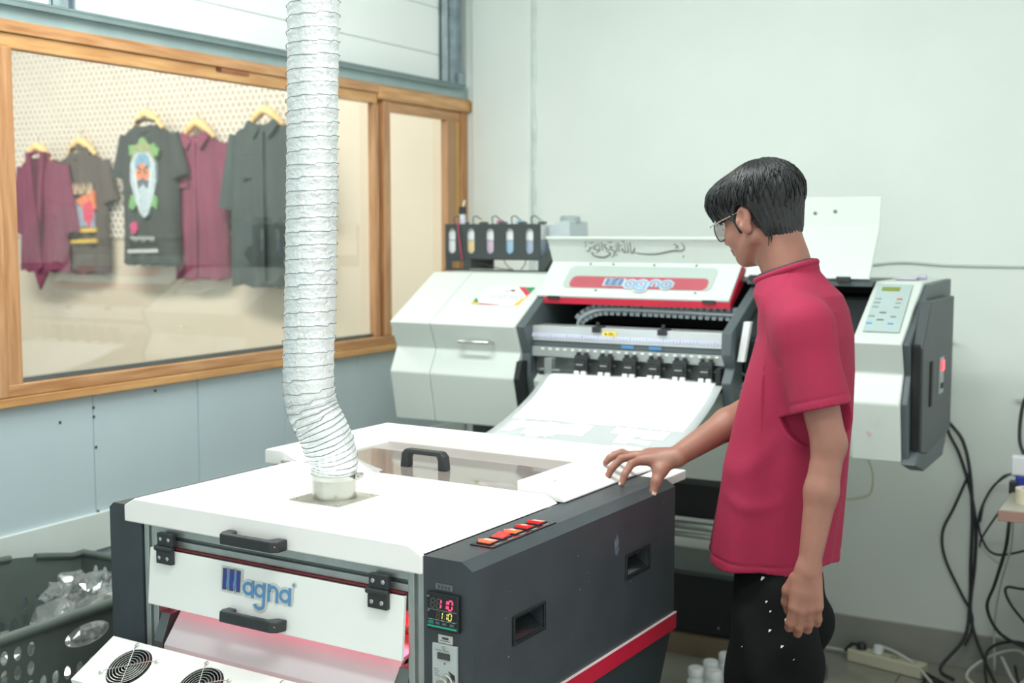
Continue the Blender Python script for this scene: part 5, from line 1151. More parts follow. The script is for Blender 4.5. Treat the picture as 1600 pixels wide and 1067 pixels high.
cable([(-1.30, 4.30, 0.01), (-1.15, 4.29, 0.012), (-1.06, 4.27, 0.018), (-1.022, 4.25, 0.022)], 0.006, M_cabw, 'pale supply cable entering the left end of the extension block')
# table
tb = thing('side_table', 'brown wooden table with grey top at the right edge of view', 'table', (0.1, 3.9, 0))
m = MB(); m.box((-0.462, 3.56, 0.700), (0.70, 4.17, 0.730)); m.build('tabletop', mat('table_brown', (150, 120, 108), 0.4, var=0.06, scale=4, stretch=(1, 8, 8)), tb, bevel=0.002)
m = MB(); m.box((-0.458, 3.563, 0.7302), (0.698, 4.168, 0.7315)); m.build('laminate', mat('table_grey', (176, 174, 160), 0.35), tb)
for (x, y) in ((-0.345, 3.66), (-0.345, 4.10), (0.62, 3.66), (0.62, 4.10)):
    m = MB(); m.box((x, y-0.02, 0), (x+0.045, y+0.02, 0.6995)); m.build('leg', mat('leg_brown', (128, 100, 92), 0.45, var=0.06, scale=4), tb, bevel=0.002)
m = MB(); m.box((-0.29, 3.70, 0.10), (0.60, 4.08, 0.66)); o = m.build('dark_cabinet', mat('cabinet_dark', (48, 44, 44), 0.5), None, bevel=0.004); tag(o, 'dark cabinet standing under the brown table at the right edge', 'cabinet')
o.location = (0, 0, -0.098)
t = thing('tape_roll', 'cream roll of tape lying on the table corner', 'tape', (-0.40, 3.72, 0.7316))
m = MB(); n = 32
for (r, rr_, z0, z1) in ((0.037, 0.034, 0.7318, 0.772),):
    vs = []
    for (q, z) in ((0.043, z0), (0.043, z1), (0.026, z1), (0.026, z0)):
        vs.append([(-0.392+q*math.cos(2*PI*j/n), 3.69+q*math.sin(2*PI*j/n), z) for j in range(n)])
    m.grid(vs+[vs[0]], closed_u=True)
m.build('tape', mat('tape_cream', (222, 214, 188), 0.45, var=0.03), t, smooth=True, auto=40)
t = thing('monitor_connector', 'blue monitor plug with white adapter standing on the table', 'connector', (-0.43, 3.88, 0.7318))
m = MB(); m.box((-0.455, 3.85, 0.7318), (-0.405, 3.88, 0.775)); m.tube([(-0.43, 3.865, 0.7318), (-0.43, 3.865, 0.78)], 0.009, 10); m.build('plug', mat('vga_blue', (46, 62, 160), 0.35), t, bevel=0.003)
m = MB(); m.box((-0.468, 3.85, 0.7755), (-0.40, 3.89, 0.832)); m.build('adapter', mat('adapter_white', (232, 236, 240), 0.35), t, bevel=0.004)
m = MB(); m.cbox((-0.458, 3.83, 0.745), (0.02, 0.03, 0.037)); o = m.build('black_adapter', M_black, None, bevel=0.003); tag(o, 'small black cable end at the table corner beside the blue plug', 'connector')
# white bottles on the floor
for i, (x, y, lb) in enumerate(((-1.345, 3.60, 'nearest white bottle on the floor, left of the row'), (-1.285, 3.60, 'white bottle on the floor closest to the trouser leg, front row'), (-1.325, 3.68, 'white bottle in the middle of the floor cluster'), (-1.262, 3.675, 'white bottle half hidden by the black trousers'), (-1.305, 3.77, 'rearmost white bottle of the floor cluster'), (-1.24, 3.76, 'white bottle hidden behind the trousers at the rear'))):
    t = thing('white_bottle', lb, 'bottle', (x, y, 0), 0, 'white bottles on the floor')
    m = MB(); m.lathe([(0.026, 0.0), (0.028, 0.004), (0.028, 0.07), (0.024, 0.082), (0.02, 0.085), (0.02, 0.09)], (x, y, 0.001), 20); m.build('body', mat('bottle_white', (224, 232, 228), 0.4), t, smooth=True, auto=45)
    m = MB(); m.lathe([(0.024, 0.0), (0.0245, 0.022), (0.022, 0.026), (0.001, 0.026)], (x, y, 0.0912), 20); m.build('cap', mat('cap_white', (238, 244, 242), 0.4), t, smooth=True, auto=45)
# ceiling lights
for i, (x, y) in enumerate(((-1.50, 2.10), (-0.3, 1.0))):
    t = thing('ceiling_light', ['long white ceiling light above the oven', 'long white ceiling light nearer the viewer'][i], 'ceiling light', (x, y, 2.99))
    m = MB(); m.box((x-0.66, y-0.18, 2.955), (x+0.66, y+0.18, 2.998)); m.build('housing', M_white, t, bevel=0.004)
    m = MB(); m.box((x-0.62, y-0.15, 2.95), (x+0.62, y+0.15, 2.9545)); m.build('diffuser', mat('diffuser', (250, 255, 252), 0.5, emit=(250, 255, 252), estr=3.0), t)
# ================================================================ person (level-set modelling: numpy fields, meshed with openvdb)
try:
    import openvdb as vdb
except Exception:
    import pyopenvdb as vdb
class Field:
    def __init__(s, lo, hi, h):
        s.h = h; s.lo = np.array(lo, float); n = np.ceil((np.array(hi)-s.lo)/h).astype(int)+1
        s.d = np.full(tuple(n), 0.05, np.float32); s.n = n
    def _sl(s, lo, hi):
        a = np.clip(np.floor((np.array(lo)-s.lo)/s.h).astype(int), 0, s.n); b = np.clip(np.ceil((np.array(hi)-s.lo)/s.h).astype(int)+1, 0, s.n)
        return tuple(slice(int(i), int(j)) for i, j in zip(a, b))
    def pts(s, sl):
        ax = [(np.arange(q.start, q.stop)*s.h+s.lo[i]).astype(np.float32) for i, q in enumerate(sl)]
        return np.meshgrid(*ax, indexing='ij', sparse=True)
    def apply(s, fn, lo, hi, k=0.01, op='u', pad=0.045):
        lo = np.array(lo)-pad; hi = np.array(hi)+pad; sl = s._sl(lo, hi)
        if any(q.stop <= q.start for q in sl): return
        X, Y, Z = s.pts(sl); e = fn(X, Y, Z).astype(np.float32); d = s.d[sl]
        if op == 's': e = -e
        if op in 'us' and k > 0:
            if op == 'u':
                h_ = np.clip(0.5+0.5*(d-e)/k, 0, 1); s.d[sl] = d*(1-h_)+e*h_-k*h_*(1-h_)
            else:
                h_ = np.clip(0.5-0.5*(d-e)/k, 0, 1); s.d[sl] = d*(1-h_)+e*h_+k*h_*(1-h_)
        elif op == 'u': s.d[sl] = np.minimum(d, e)
        elif op == 's': s.d[sl] = np.maximum(d, e)
        elif op == 'add': s.d[sl] = d+e
    def cone(s, a, b, ra, rb, k=0.01, op='u', flat=None):
        a = np.array(a, float); b = np.array(b, float); ab = b-a; L2 = ab.dot(ab)
        def fn(X, Y, Z):
            px, py, pz = X-a[0], Y-a[1], Z-a[2]
            t = np.clip((px*ab[0]+py*ab[1]+pz*ab[2])/L2, 0, 1)
            qx, qy, qz = px-t*ab[0], py-t*ab[1], pz-t*ab[2]
            if flat is not None:   # (axis unit vector, scale>1 thins that direction)
                v, sc_ = flat; dv_ = qx*v[0]+qy*v[1]+qz*v[2]; m_ = (sc_-1)*dv_
                qx, qy, qz = qx+m_*v[0], qy+m_*v[1], qz+m_*v[2]
            return np.sqrt(qx*qx+qy*qy+qz*qz)-(ra+(rb-ra)*t)
        r = max(ra, rb); s.apply(fn, np.minimum(a, b)-r, np.maximum(a, b)+r, k, op)
    def ell(s, c, r, R=None, k=0.01, op='u', fn2=None):
        c = np.array(c, float); r = np.array(r, float)*(1.0 if R is None else HSC); R = np.eye(3) if R is None else np.array(R)
        def fn(X, Y, Z):
            px, py, pz = X-c[0], Y-c[1], Z-c[2]
            u = [(R[0, i]*px+R[1, i]*py+R[2, i]*pz) for i in range(3)]
            k0 = np.sqrt((u[0]/r[0])**2+(u[1]/r[1])**2+(u[2]/r[2])**2)
            k1 = np.sqrt((u[0]/r[0]**2)**2+(u[1]/r[1]**2)**2+(u[2]/r[2]**2)**2)+1e-6
            e = k0*(k0-1)/k1
            return fn2(u, e) if fn2 else e
        m_ = r.max(); s.apply(fn, c-m_, c+m_, k, op)
    def chain(s, pts, rad, k=0.008, op='u', flat=None):
        for i in range(len(pts)-1): s.cone(pts[i], pts[i+1], rad[i], rad[i+1], k, op, flat)
    def mesh(s, name, m_, parent, adapt=0.0, smooth_it=0):
        g = vdb.FloatGrid(0.05); g.copyFromArray(np.ascontiguousarray(np.clip(s.d, -0.05, 0.05)))
        p, q = g.convertToQuads(0.0)
        p = p*s.h+s.lo
        me = bpy.data.meshes.new(name); M = inv_of(parent); M3 = np.array(M)
        p = p @ M3[:3, :3].T+M3[:3, 3]
        me.vertices.add(len(p)); me.vertices.foreach_set('co', p.astype(np.float32).ravel())
        q = q[:, ::-1]
        me.loops.add(len(q)*4); me.loops.foreach_set('vertex_index', q.astype(np.int32).ravel())
        me.polygons.add(len(q)); me.polygons.foreach_set('loop_start', np.arange(len(q), dtype=np.int32)*4)
        me.update(calc_edges=True); me.validate()
        me.materials.append(m_); me.polygons.foreach_set('use_smooth', [True]*len(me.polygons))
        o = bpy.data.objects.new(name, me); COL.objects.link(o); o.parent = parent
        if smooth_it:
            md = o.modifiers.new('smooth', 'SMOOTH'); md.iterations = smooth_it; md.factor = 0.5
        return o
PX, PY = -0.765, 2.55
def Wp(a, b, z): return np.array((PX-a, PY-b, z))       # a forward, b to his left
person = thing('person', 'person in a crimson T-shirt and black trousers, hand resting on the oven', 'person', (PX, PY, 0))
M_skin = mat('skin', (150, 104, 88), 0.5, var=0.05, scale=18, bump=0.04, bscale=120)
_b = M_skin.node_tree.nodes['Principled BSDF']; _b.inputs['Subsurface Weight'].default_value = 0.08; _b.inputs['Subsurface Radius'].default_value = (0.02, 0.008, 0.004)
M_shirt = mat('shirt_crimson', (150, 26, 63), 0.85, var=0.05, scale=9, bump=0.05, bscale=500)
M_trs = mat('trouser_black', (17, 19, 20), 0.85, var=0.12, scale=6, spec=0.15)
M_hair = mat('hair_black', (20, 24, 26), 0.42, var=0.3, scale=30, stretch=(1, 1, 0.2))
# head frame
hyaw, hpit, hrol = math.radians(22), math.radians(17), math.radians(-3)
# local head axes: f forward, l left, u up.  body forward = -X, left = -Y
f0 = Vector((-1, 0, 0)); l0 = Vector((0, -1, 0)); u0 = Vector((0, 0, 1))
Ry = Matrix.Rotation(-hyaw, 3, 'Z')      # turn to his right (clockwise from above)
f1 = Ry @ f0; l1 = Ry @ l0; u1 = u0.copy()
Rp = Matrix.Rotation(hpit, 3, l1); f1 = Rp @ f1; u1 = Rp @ u1
Rr = Matrix.Rotation(hrol, 3, f1); l1 = Rr @ l1; u1 = Rr @ u1
HC_ = np.array((-0.822, 2.560, 1.525))       # between the ears
HR = np.array([list(f1), list(l1), list(u1)]).T       # columns f,l,u
HSC = 0.91
def H(f, l, u): return HC_+HR @ np.array((f, l, u))*HSC
def rotH(ax, deg):        # orientation matrix in head frame rotated about a head axis
    A = Matrix.Rotation(math.radians(deg), 3, Vector(HR[:, ax])); return np.array(A) @ HR
fd = Field((-1.18, 2.22, 0.02), (-0.56, 2.86, 1.68), 0.003)
# skull and face
fd.ell(H(-0.012, 0, 0.038), (0.092, 0.072, 0.075), HR, k=0.0)
fd.ell(H(0.030, 0, -0.020), (0.060, 0.060, 0.080), HR, k=0.02)
fd.ell(H(0.044, 0, -0.065), (0.044, 0.042, 0.036), HR, k=0.02)
fd.ell(H(0.076, 0, -0.084), (0.018, 0.019, 0.016), HR, k=0.016)
for s in (-1, 1):
    fd.cone(H(0.0, s*0.055, -0.050), H(0.060, s*0.026, -0.083), 0.016, 0.014, k=0.02)
    fd.ell(H(0.062, s*0.038, -0.028), (0.024, 0.022, 0.028), HR, k=0.018)
    fd.ell(H(0.074, s*0.030, 0.026), (0.014, 0.024, 0.009), HR, k=0.012)
    fd.ell(H(0.096, s*0.030, 0.004), (0.014, 0.018, 0.012), HR, k=0.010, op='s')
    fd.ell(H(0.076, s*0.030, 0.002), (0.013, 0.014, 0.011), HR, k=0.004)
    fd.ell(H(0.104, s*0.012, -0.030), (0.010, 0.008, 0.008), HR, k=0.007)
    # ear
    Re = rotH(2, 0)
    ec = H(-0.008, s*0.071, -0.004)
    A = np.array(Matrix.Rotation(math.radians(s*22), 3, Vector(HR[:, 2]))) @ np.array(Matrix.Rotation(math.radians(-12), 3, Vector(HR[:, 1]))) @ HR
    fd.ell(ec+HR @ np.array((0, s*0.006, 0.0)), (0.018, 0.0085, 0.031), A, k=0.005)
    fd.ell(ec+HR @ np.array((-0.002, s*0.004, -0.024)), (0.011, 0.006, 0.012), A, k=0.006)
    fd.ell(ec+HR @ np.array((0.003, s*0.014, 0.003)), (0.0095, 0.0075, 0.019), A, k=0.003, op='s')
    fd.ell(ec+HR @ np.array((0.012, s*0.012, -0.004)), (0.005, 0.005, 0.007), A, k=0.003)
fd.cone(H(0.094, 0, 0.018), H(0.114, 0, -0.026), 0.008, 0.011, k=0.012)
fd.ell(H(0.097, 0, -0.052), (0.011, 0.022, 0.0065), HR, k=0.006)
fd.ell(H(0.094, 0, -0.064), (0.011, 0.020, 0.0070), HR, k=0.006)
# neck, torso
fd.chain([H(-0.030, 0, -0.02), Wp(-0.000, 0.0, 1.435), Wp(-0.018, 0.0, 1.37)], [0.047, 0.043, 0.055], k=0.022)
fd.cone(H(-0.005, 0, -0.060), Wp(0.004, 0, 1.37), 0.024, 0.032, k=0.03)
for s in (-1, 1):
    fd.cone(H(-0.045, s*0.026, -0.03), Wp(-0.02, s*0.036, 1.375), 0.019, 0.022, k=0.02)   # trapezius line
fd.ell(Wp(-0.040, 0, 1.26), (0.070, 0.120, 0.10), k=0.03); fd.ell(Wp(-0.018, 0, 1.10), (0.080, 0.110, 0.16), k=0.03); fd.ell(Wp(0.000, 0.0, 0.90), (0.075, 0.105, 0.12), k=0.03)
for s in (-1, 1): fd.chain([Wp(-0.01, s*0.060, 0.86), Wp(-0.005, s*0.08, 0.48), Wp(0.0, s*0.09, 0.05)], [0.058, 0.048, 0.034], k=0.02)
# left arm (near the camera, hanging)
LS = Wp(-0.078, 0.142, 1.305); LE = np.array((-0.624, 2.390, 1.080)); LW = np.array((-0.645, 2.336, 0.834))
fd.chain([LS, LS*0.5+LE*0.5, LE], [0.046, 0.038, 0.034], k=0.02)
fd.chain([LE, LE*0.62+LW*0.38, LW], [0.0325, 0.0335, 0.0215], k=0.015, flat=((0.5, 0.85, 0), 1.12))
# left hand: palm plane faces the thigh (+Y), fingers down
hd = (LW-LE)/np.linalg.norm(LW-LE); dn = np.array((-0.02, -0.06, -1.0)); dn /= np.linalg.norm(dn)
lat = np.array((-0.92, -0.40, 0.05)); lat /= np.linalg.norm(lat)           # towards thumb side (his forward)
pal = np.cross(dn, lat); pal /= np.linalg.norm(pal)
if pal[1] < 0: pal = -pal                                                   # palm normal points to the thigh
def hp(o, x, y, z): return o+lat*x*0.86+dn*y*0.96+pal*z
fd.cone(hp(LW, 0.0, 0.0, 0), hp(LW, 0.004, 0.040, 0), 0.026, 0.030, k=0.015, flat=(tuple(pal), 1.75))
for i, x in enumerate((0.026, 0.009, -0.009, -0.025)):
    fd.cone(hp(LW, x*0.5, 0.02, 0), hp(LW, x, 0.078-0.005*abs(i-1), -0.002), 0.016, 0.0125, k=0.010, flat=(tuple(pal), 1.25))
fl = [(0.027, 0.034, 0.018, 0.014), (0.010, 0.037, 0.022, 0.016), (-0.008, 0.034, 0.020, 0.015), (-0.0245, 0.028, 0.015, 0.012)]
for i, (x, a1, a2, a3) in enumerate(fl):
    y0 = 0.080-0.005*abs(i-1)
    A0 = hp(LW, x, y0, -0.003); A1 = hp(LW, x*1.22, y0+a1*1.0, 0.006); A2 = hp(LW, x*1.20, y0+a1*1.0+a2*0.75, 0.006+a2*0.65); A3 = hp(LW, x*1.12, y0+a1*1.0+a2*0.75+a3*0.1, 0.006+a2*0.65+a3*0.95)
    r = 0.0093 if i < 3 else 0.008
    fd.cone(hp(LW, x*0.9, y0-0.02, 0), A0, 0.010, r+0.0012, k=0.006)
    fd.chain([A0, A1, A2, A3], [r+0.0006, r, r-0.0006, r-0.0014], k=0.0025)
T0 = hp(LW, 0.024, 0.018, 0.008); fd.chain([T0, hp(LW, 0.040, 0.045, 0.016), hp(LW, 0.040, 0.072, 0.026), hp(LW, 0.034, 0.092, 0.034)], [0.015, 0.0115, 0.0100, 0.0085], k=0.006)
# right arm, reaching to the oven corner
RS = Wp(-0.010, -0.130, 1.305); RE = np.array((-0.850, 2.665, 1.110)); RW = np.array((-0.972, 2.462, 1.010))
fd.chain([RS, RS*0.5+RE*0.5, RE], [0.046, 0.042, 0.036], k=0.02)
fd.chain([RE, RE*0.60+RW*0.40, RW], [0.033, 0.034, 0.0225], k=0.015)
# right hand: local frame e1 along fingers, e2 to the thumb side, up
e1 = np.array((-0.80, -0.60, 0.0)); e1 /= np.linalg.norm(e1); e2 = np.array((0.60, -0.80, 0.0)); e2 /= np.linalg.norm(e2); e3 = np.array((0, 0, 1.0))
ZT_ = 0.9505
A3 = lambda *q: np.array(q, float)
MCP = [A3(-1.034, 2.424, 1.004), A3(-1.056, 2.440, 1.008), A3(-1.070, 2.462, 1.003), A3(-1.078, 2.486, 0.996)]
TIP = [A3(-1.060, 2.376, 0.9585), A3(-1.104, 2.398, 0.9640), A3(-1.122, 2.428, 0.9900), A3(-1.132, 2.474, 0.9920)]
for q in MCP: fd.cone(RW+(q-MCP[1])*0.35, q, 0.0165, 0.0122, k=0.010)
fd.cone(RW*0.7+MCP[1]*0.3, MCP[2]*0.6+RW*0.4, 0.018, 0.018, k=0.012)
FJ = []
for i, (q, T) in enumerate(zip(MCP, TIP)):
    d = T-q; up_ = e3*(0.014 if i < 2 else 0.012); out = np.array((d[0], d[1], 0)); out = out/np.linalg.norm(out)
    B1 = q+d*0.42+up_+out*0.006; B2 = q+d*0.76+up_*0.55+out*0.006; r = 0.0088 if i < 3 else 0.0076
    fd.chain([q, B1, B2, T], [r+0.0012, r, r-0.0006, r-0.0016], k=0.0028); FJ.append(B2)
TH = [RW*0.75+A3(-1.000, 2.425, 0.992)*0.25, A3(-0.994, 2.428, 0.984), A3(-0.996, 2.412, 0.964), A3(-1.000, 2.404, 0.941)]
fd.chain(TH, [0.0175, 0.0140, 0.0110, 0.0088], k=0.008)
fd.cone(MCP[0]*0.7+RW*0.3, TH[1], 0.009, 0.011, k=0.014)
body = fd.mesh('body', M_skin, person, smooth_it=2)
# nails
nl = MB()
def nail(c, d, n_, r=0.0048):
    d = Vector(d).normalized(); n_ = Vector(n_).normalized(); s_ = d.cross(n_).normalized(); n_ = s_.cross(d).normalized(); c = Vector(c)
    rows = []
    for i in range(5):
        rows.append([tuple(c+d*((i-2)*r*0.55)+s_*((j-2)*r*0.45)+n_*(-0.0011*((j-2)/2)**2-0.0006*((i-2)/2)**2)) for j in range(5)])
    nl.grid(rows)
for T, B2 in list(zip(TIP, FJ))[:2]:
    d = T-B2; d /= np.linalg.norm(d); up = e3-d*e3.dot(d); up /= np.linalg.norm(up); nail(T+up*0.0070-d*0.001, d, up, 0.0044)
T = TH[3]; d = T-TH[2]; d /= np.linalg.norm(d); up = A3(0.75, -0.6, 0.3); up -= d*up.dot(d); up /= np.linalg.norm(up); nail(T+up*0.0086-d*0.001, d, up, 0.0056)
nl.build('nail', mat('nail_pale', (222, 188, 176), 0.3), person, smooth=True)
# eyes, brows, lips
for s in (-1, 1):
    c = H(0.080, s*0.030, 0.003)
    m = MB(); m.lathe([(0.0115*math.sin(PI*i/10), -0.0115*math.cos(PI*i/10)) for i in range(1, 10)], tuple(c), 16); eye = m.build('eye', mat('eye_white', (226, 222, 216), 0.2), person, smooth=True)
    m = MB(); q = H(0.0895, s*0.030, 0.001); m.lathe([(0.0052*math.sin(PI*i/6), -0.0030*math.cos(PI*i/6)) for i in range(1, 6)], (0, 0, 0), 12, Matrix.Translation(q) @ Matrix([list(r_) for r_ in np.array([HR[:, 1], HR[:, 2], HR[:, 0]]).T]).to_4x4()); m.build('iris', mat('iris_dark', (48, 34, 28), 0.2), eye, smooth=True)
    m = MB(); m.tube([tuple(H(0.086-0.012*abs(t-0.4), s*(0.014+0.034*t), 0.030+0.006*math.sin(PI*t))) for t in (0, .25, .5, .75, 1)], [0.002, 0.003, 0.003, 0.0025, 0.0012], 6); m.build('eyebrow', M_hair, person, smooth=True)
m = MB(); m.tube([tuple(H(0.1065-0.010*abs(t)**1.5, 0.019*t, -0.058)) for t in (-1, -.5, 0, .5, 1)], [0.001, 0.0026, 0.003, 0.0026, 0.001], 6); m.build('lips', mat('lip', (150, 96, 88), 0.45), person, smooth=True)
# ---- hair: base volume + strands
fh_ = Field((-0.99, 2.40, 1.42), (-0.68, 2.72, 1.70), 0.003)
HO = (-0.014, 0.0, 0.044); HRr = (0.107, 0.087, 0.084)
fh_.ell(H(*HO), HRr, HR, k=0)
fh_.ell(H(-0.042, 0, -0.018), (0.054, 0.065, 0.068), HR, k=0.02)
fh_.ell(H(0.066, 0.012, 0.062), (0.050, 0.070, 0.044), HR, k=0.03)     # fringe swept forward
fh_.ell(H(0.070, 0.040, 0.044), (0.036, 0.030, 0.034), HR, k=0.02)
# cut the face and neck away
fh_.ell(H(0.060, 0, -0.052), (0.075, 0.10, 0.076), HR, k=0.006, op='s')
fh_.ell(H(0.020, 0, -0.060), (0.060, 0.12, 0.072), HR, k=0.006, op='s')
fh_.ell(H(-0.034, 0, -0.128), (0.10, 0.13, 0.060), HR, k=0.006, op='s')
fh_.ell(H(-0.140, 0, -0.062), (0.052, 0.12, 0.062), HR, k=0.02, op='s')
for s in (-1, 1):
    fh_.ell(H(-0.004, s*0.080, -0.006), (0.026, 0.022, 0.034), HR, k=0.004, op='s')
    fh_.cone(H(0.028, s*0.062, 0.022), H(0.022, s*0.0605, -0.028), 0.014, 0.005, k=0.006, flat=(tuple(HR[:, 1]), 1.8))
def hairn(X, Y, Z):
    px, py, pz = X-HC_[0], Y-HC_[1], Z-HC_[2]
    u = [(HR[0, i]*px+HR[1, i]*py+HR[2, i]*pz) for i in range(3)]
    ang = np.arctan2(u[1], u[0]+0.03); 
    return 0.0012*np.sin(ang*34+u[2]*40)+0.0009*np.sin(ang*61-u[2]*70+2)
fh_.apply(hairn, (-0.99, 2.40, 1.42), (-0.68, 2.72, 1.70), op='add', pad=0)
hair = fh_.mesh('hair', M_hair, person)
from mathutils.bvhtree import BVHTree
_me = hair.data; _off = Vector((PX, PY, 0))
bvh = BVHTree.FromPolygons([v.co+_off for v in _me.vertices], [tuple(p.vertices) for p in _me.polygons])
sm_ = MB(); rs = random.Random(4)
crown = Vector(H(-0.045, 0.012, 0.12))
cen = Vector(H(-0.010, 0, 0.045))
Lf = Vector(HR[:, 0]); Ll = Vector(HR[:, 1]); Lu = Vector(HR[:, 2])
for i in range(1500):
    az = rs.uniform(0, 2*PI); el0 = rs.uniform(0.0, 0.9) if i % 3 else rs.uniform(0.6, 1.35); ln = rs.uniform(0.35, 0.75)
    pts = []; sw = rs.uniform(-0.10, 0.10)
    for k_ in range(7):
        el = el0+ln*k_/6
        a_ = az+sw*k_/6*2
        # direction from centre: crown is the pole, tilted back a little
        d = Lu*math.cos(el)+(Lf*math.cos(a_)+Ll*math.sin(a_))*math.sin(el)-Lf*0.25*math.cos(el)
        d.normalize()
        loc, nor, idx, dist = bvh.ray_cast(cen+d*0.3, -d, 0.3)
        if loc is None: break
        lift = 0.0012+rs.uniform(0, 0.0012)
        if (loc-cen).length < 0.055: break
        pts.append(loc+d*lift)
    if len(pts) >= 4 and all((pts[j+1]-pts[j]).length < 0.035 for j in range(len(pts)-1)):
        n = len(pts); sm_.tube([tuple(p) for p in pts], [max(0.0003, 0.0015*math.sin(PI*(j+0.7)/(n+0.4))) for j in range(n)], 4)
st_ = sm_.build('hair_strands', M_hair, person, smooth=True); st_['kind'] = 'stuff'
# loose locks at nape, sideburn, fringe
lk = MB()
def lock(a, b_, c, r=0.0022): lk.tube([tuple(p) for p in catmull([tuple(H(*a)), tuple(H(*b_)), tuple(H(*c))], 5)], [r*(1-0.85*i/10) for i in range(11)], 5)
for i in range(26):
    l_ = -0.055+0.11*i/25; lock((-0.074+2.2*l_*l_*4, l_, -0.035), (-0.074+2.2*l_*l_*4, l_, -0.060), (-0.068+2.2*l_*l_*4+rs.uniform(-.004, .004), l_+rs.uniform(-.004, .004), -0.070-rs.uniform(0, 0.016)), 0.0036)
lk.build('nape_hair', M_hair, person, smooth=True)['kind'] = 'stuff'; lk = MB()
for i in range(8): lock((0.030-0.002*i, 0.068, 0.02), (0.030-0.0015*i, 0.066, 0.0), (0.024-0.0008*i, 0.064, -0.032+0.003*i), 0.003)
lk.build('sideburn', M_hair, person, smooth=True)['kind'] = 'stuff'; lk = MB()
for i in range(18):
    l_ = -0.03+0.09*i/17; lock((0.098, l_, 0.07), (0.118-0.3*abs(l_), l_+0.004, 0.045), (0.112-0.3*abs(l_)+rs.uniform(-.004, .006), l_+rs.uniform(-.004, .006), 0.022-rs.uniform(0, .012)), 0.0040)
lk.build('fringe', M_hair, person, smooth=True)['kind'] = 'stuff'
# ---- glasses
gl_ = MB()
for s in (-1, 1):
    gl_.tube([tuple(H(0.110-0.010*abs(math.cos(t))*0.5-(0.006 if s*math.cos(t) > 0 else 0)*abs(math.cos(t)), s*0.034+0.026*math.cos(t), -0.004+0.023*math.sin(t))) for t in [2*PI*j/26 for j in range(26)]], 0.0013, 6, closed=True)
gl_.tube([tuple(H(0.114, -0.009, 0.003)), tuple(H(0.117, 0, 0.006)), tuple(H(0.114, 0.009, 0.003))], 0.0012, 6)
gf = gl_.build('glasses', mat('frame_black', (30, 32, 34), 0.25), person, smooth=True)
for s in (-1, 1):
    m = MB(); m.tube([tuple(H(0.107, s*0.060, 0.008)), tuple(H(0.104, s*0.067, 0.009)), tuple(H(0.06, s*0.072, 0.012)), tuple(H(0.002, s*0.074, 0.016)), tuple(H(-0.014, s*0.076, 0.004))], 0.0011, 6); m.build('temple', mat('temple_metal', (206, 196, 176), 0.25, metal=0.8), gf, smooth=True)
    m = MB(); m.add([tuple(H(0.107-(0.006 if s*math.cos(t) > 0 else 0)*abs(math.cos(t)), s*0.034+0.025*math.cos(t), -0.004+0.022*math.sin(t))) for t in [2*PI*j/22 for j in range(22)]], [tuple(range(22))]); m.build('lens', glass_mat('lens_glass', (0.97, 0.98, 0.98), 0.05), gf)
# ---- T-shirt
fs = Field((-0.98, 2.26, 0.76), (-0.52, 2.86, 1.46), 0.003)
#      z     a     b    ra     rb
SEC = [(0.76, 0.020, 0.004, 0.136, 0.150), (0.80, 0.018, 0.004, 0.134, 0.150), (0.90, 0.006, 0.004, 0.130, 0.150), (1.00, -0.006, 0.002, 0.127, 0.148), (1.10, -0.020, 0.0, 0.120, 0.146), (1.20, -0.034, 0.0, 0.108, 0.146), (1.28, -0.044, 0.0, 0.095, 0.146), (1.33, -0.040, 0, 0.088, 0.138), (1.362, -0.026, 0, 0.090, 0.112), (1.385, -0.016, 0, 0.076, 0.088), (1.41, -0.010, 0, 0.060, 0.064), (1.435, -0.014, 0, 0.052, 0.055)]
SZ = [q[0] for q in SEC]
def torso(X, Y, Z):
    ca = np.interp(Z, SZ, [q[1] for q in SEC]); cb = np.interp(Z, SZ, [q[2] for q in SEC]); ra = np.interp(Z, SZ, [q[3] for q in SEC]); rb = np.interp(Z, SZ, [q[4] for q in SEC])
    a = (PX-X-ca)/ra; b_ = (PY-Y-cb)/rb
    r = np.sqrt(a*a+b_*b_)
    return np.maximum((r-1)*np.minimum(ra, rb)*0.9, Z-1.440)
fs.apply(torso, (-0.98, 2.26, 0.76), (-0.52, 2.86, 1.46), k=0, pad=0)
# sleeves
SLe = LS*0.30+LE*0.70; SLe = SLe+np.array((0.004, 0.0, 0.0)); sdir = (LE-LS)/np.linalg.norm(LE-LS)
fs.chain([Wp(-0.040, 0.090, 1.345), LS+np.array((0.002, 0.004, 0.0)), SLe+sdir*0.02], [0.036, 0.048, 0.055], k=0.045)
fs.cone(LS, SLe+sdir*0.02, 0.046, 0.054, k=0.016)
SRe = RS*0.30+RE*0.70; fs.chain([Wp(-0.02, -0.11, 1.345), RS, SRe], [0.050, 0.056, 0.060], k=0.03)
# fold relief
def folds(X, Y, Z):
    a = (PX-X); b_ = (PY-Y); th = np.arctan2(b_, a)
    t = np.clip((1.38-Z)/0.55, 0, 1)
    w1 = 0.0046*np.sin(th*5+2.2*Z+0.6)*np.clip(t*1.3-0.15, 0, 1)
    w2 = 0.0028*np.sin(th*11-9*Z+1.3)*np.clip(t*1.1-0.2, 0, 1)
    # soft drape arcs across the side (near camera) at the waist
    arc_ = 0.0034*np.exp(-((Z-(1.00+1.8*(a-0.07)**2*4))/0.028)**2)*np.exp(-((a-0.05)/0.07)**2)*(b_ > 0)
    arc2 = 0.0026*np.exp(-((Z-(0.93+1.2*(a-0.02)**2*4))/0.016)**2)*np.exp(-((a-0.03)/0.06)**2)*(b_ > 0)
    w3 = 0.0035*np.sin(40*(a*0.7+Z*0.5)+3*np.sin(9*Z))*np.exp(-((Z-1.20)/0.10)**2)*(a > 0.0)
    return -(w1+w2+arc_+arc2+w3)
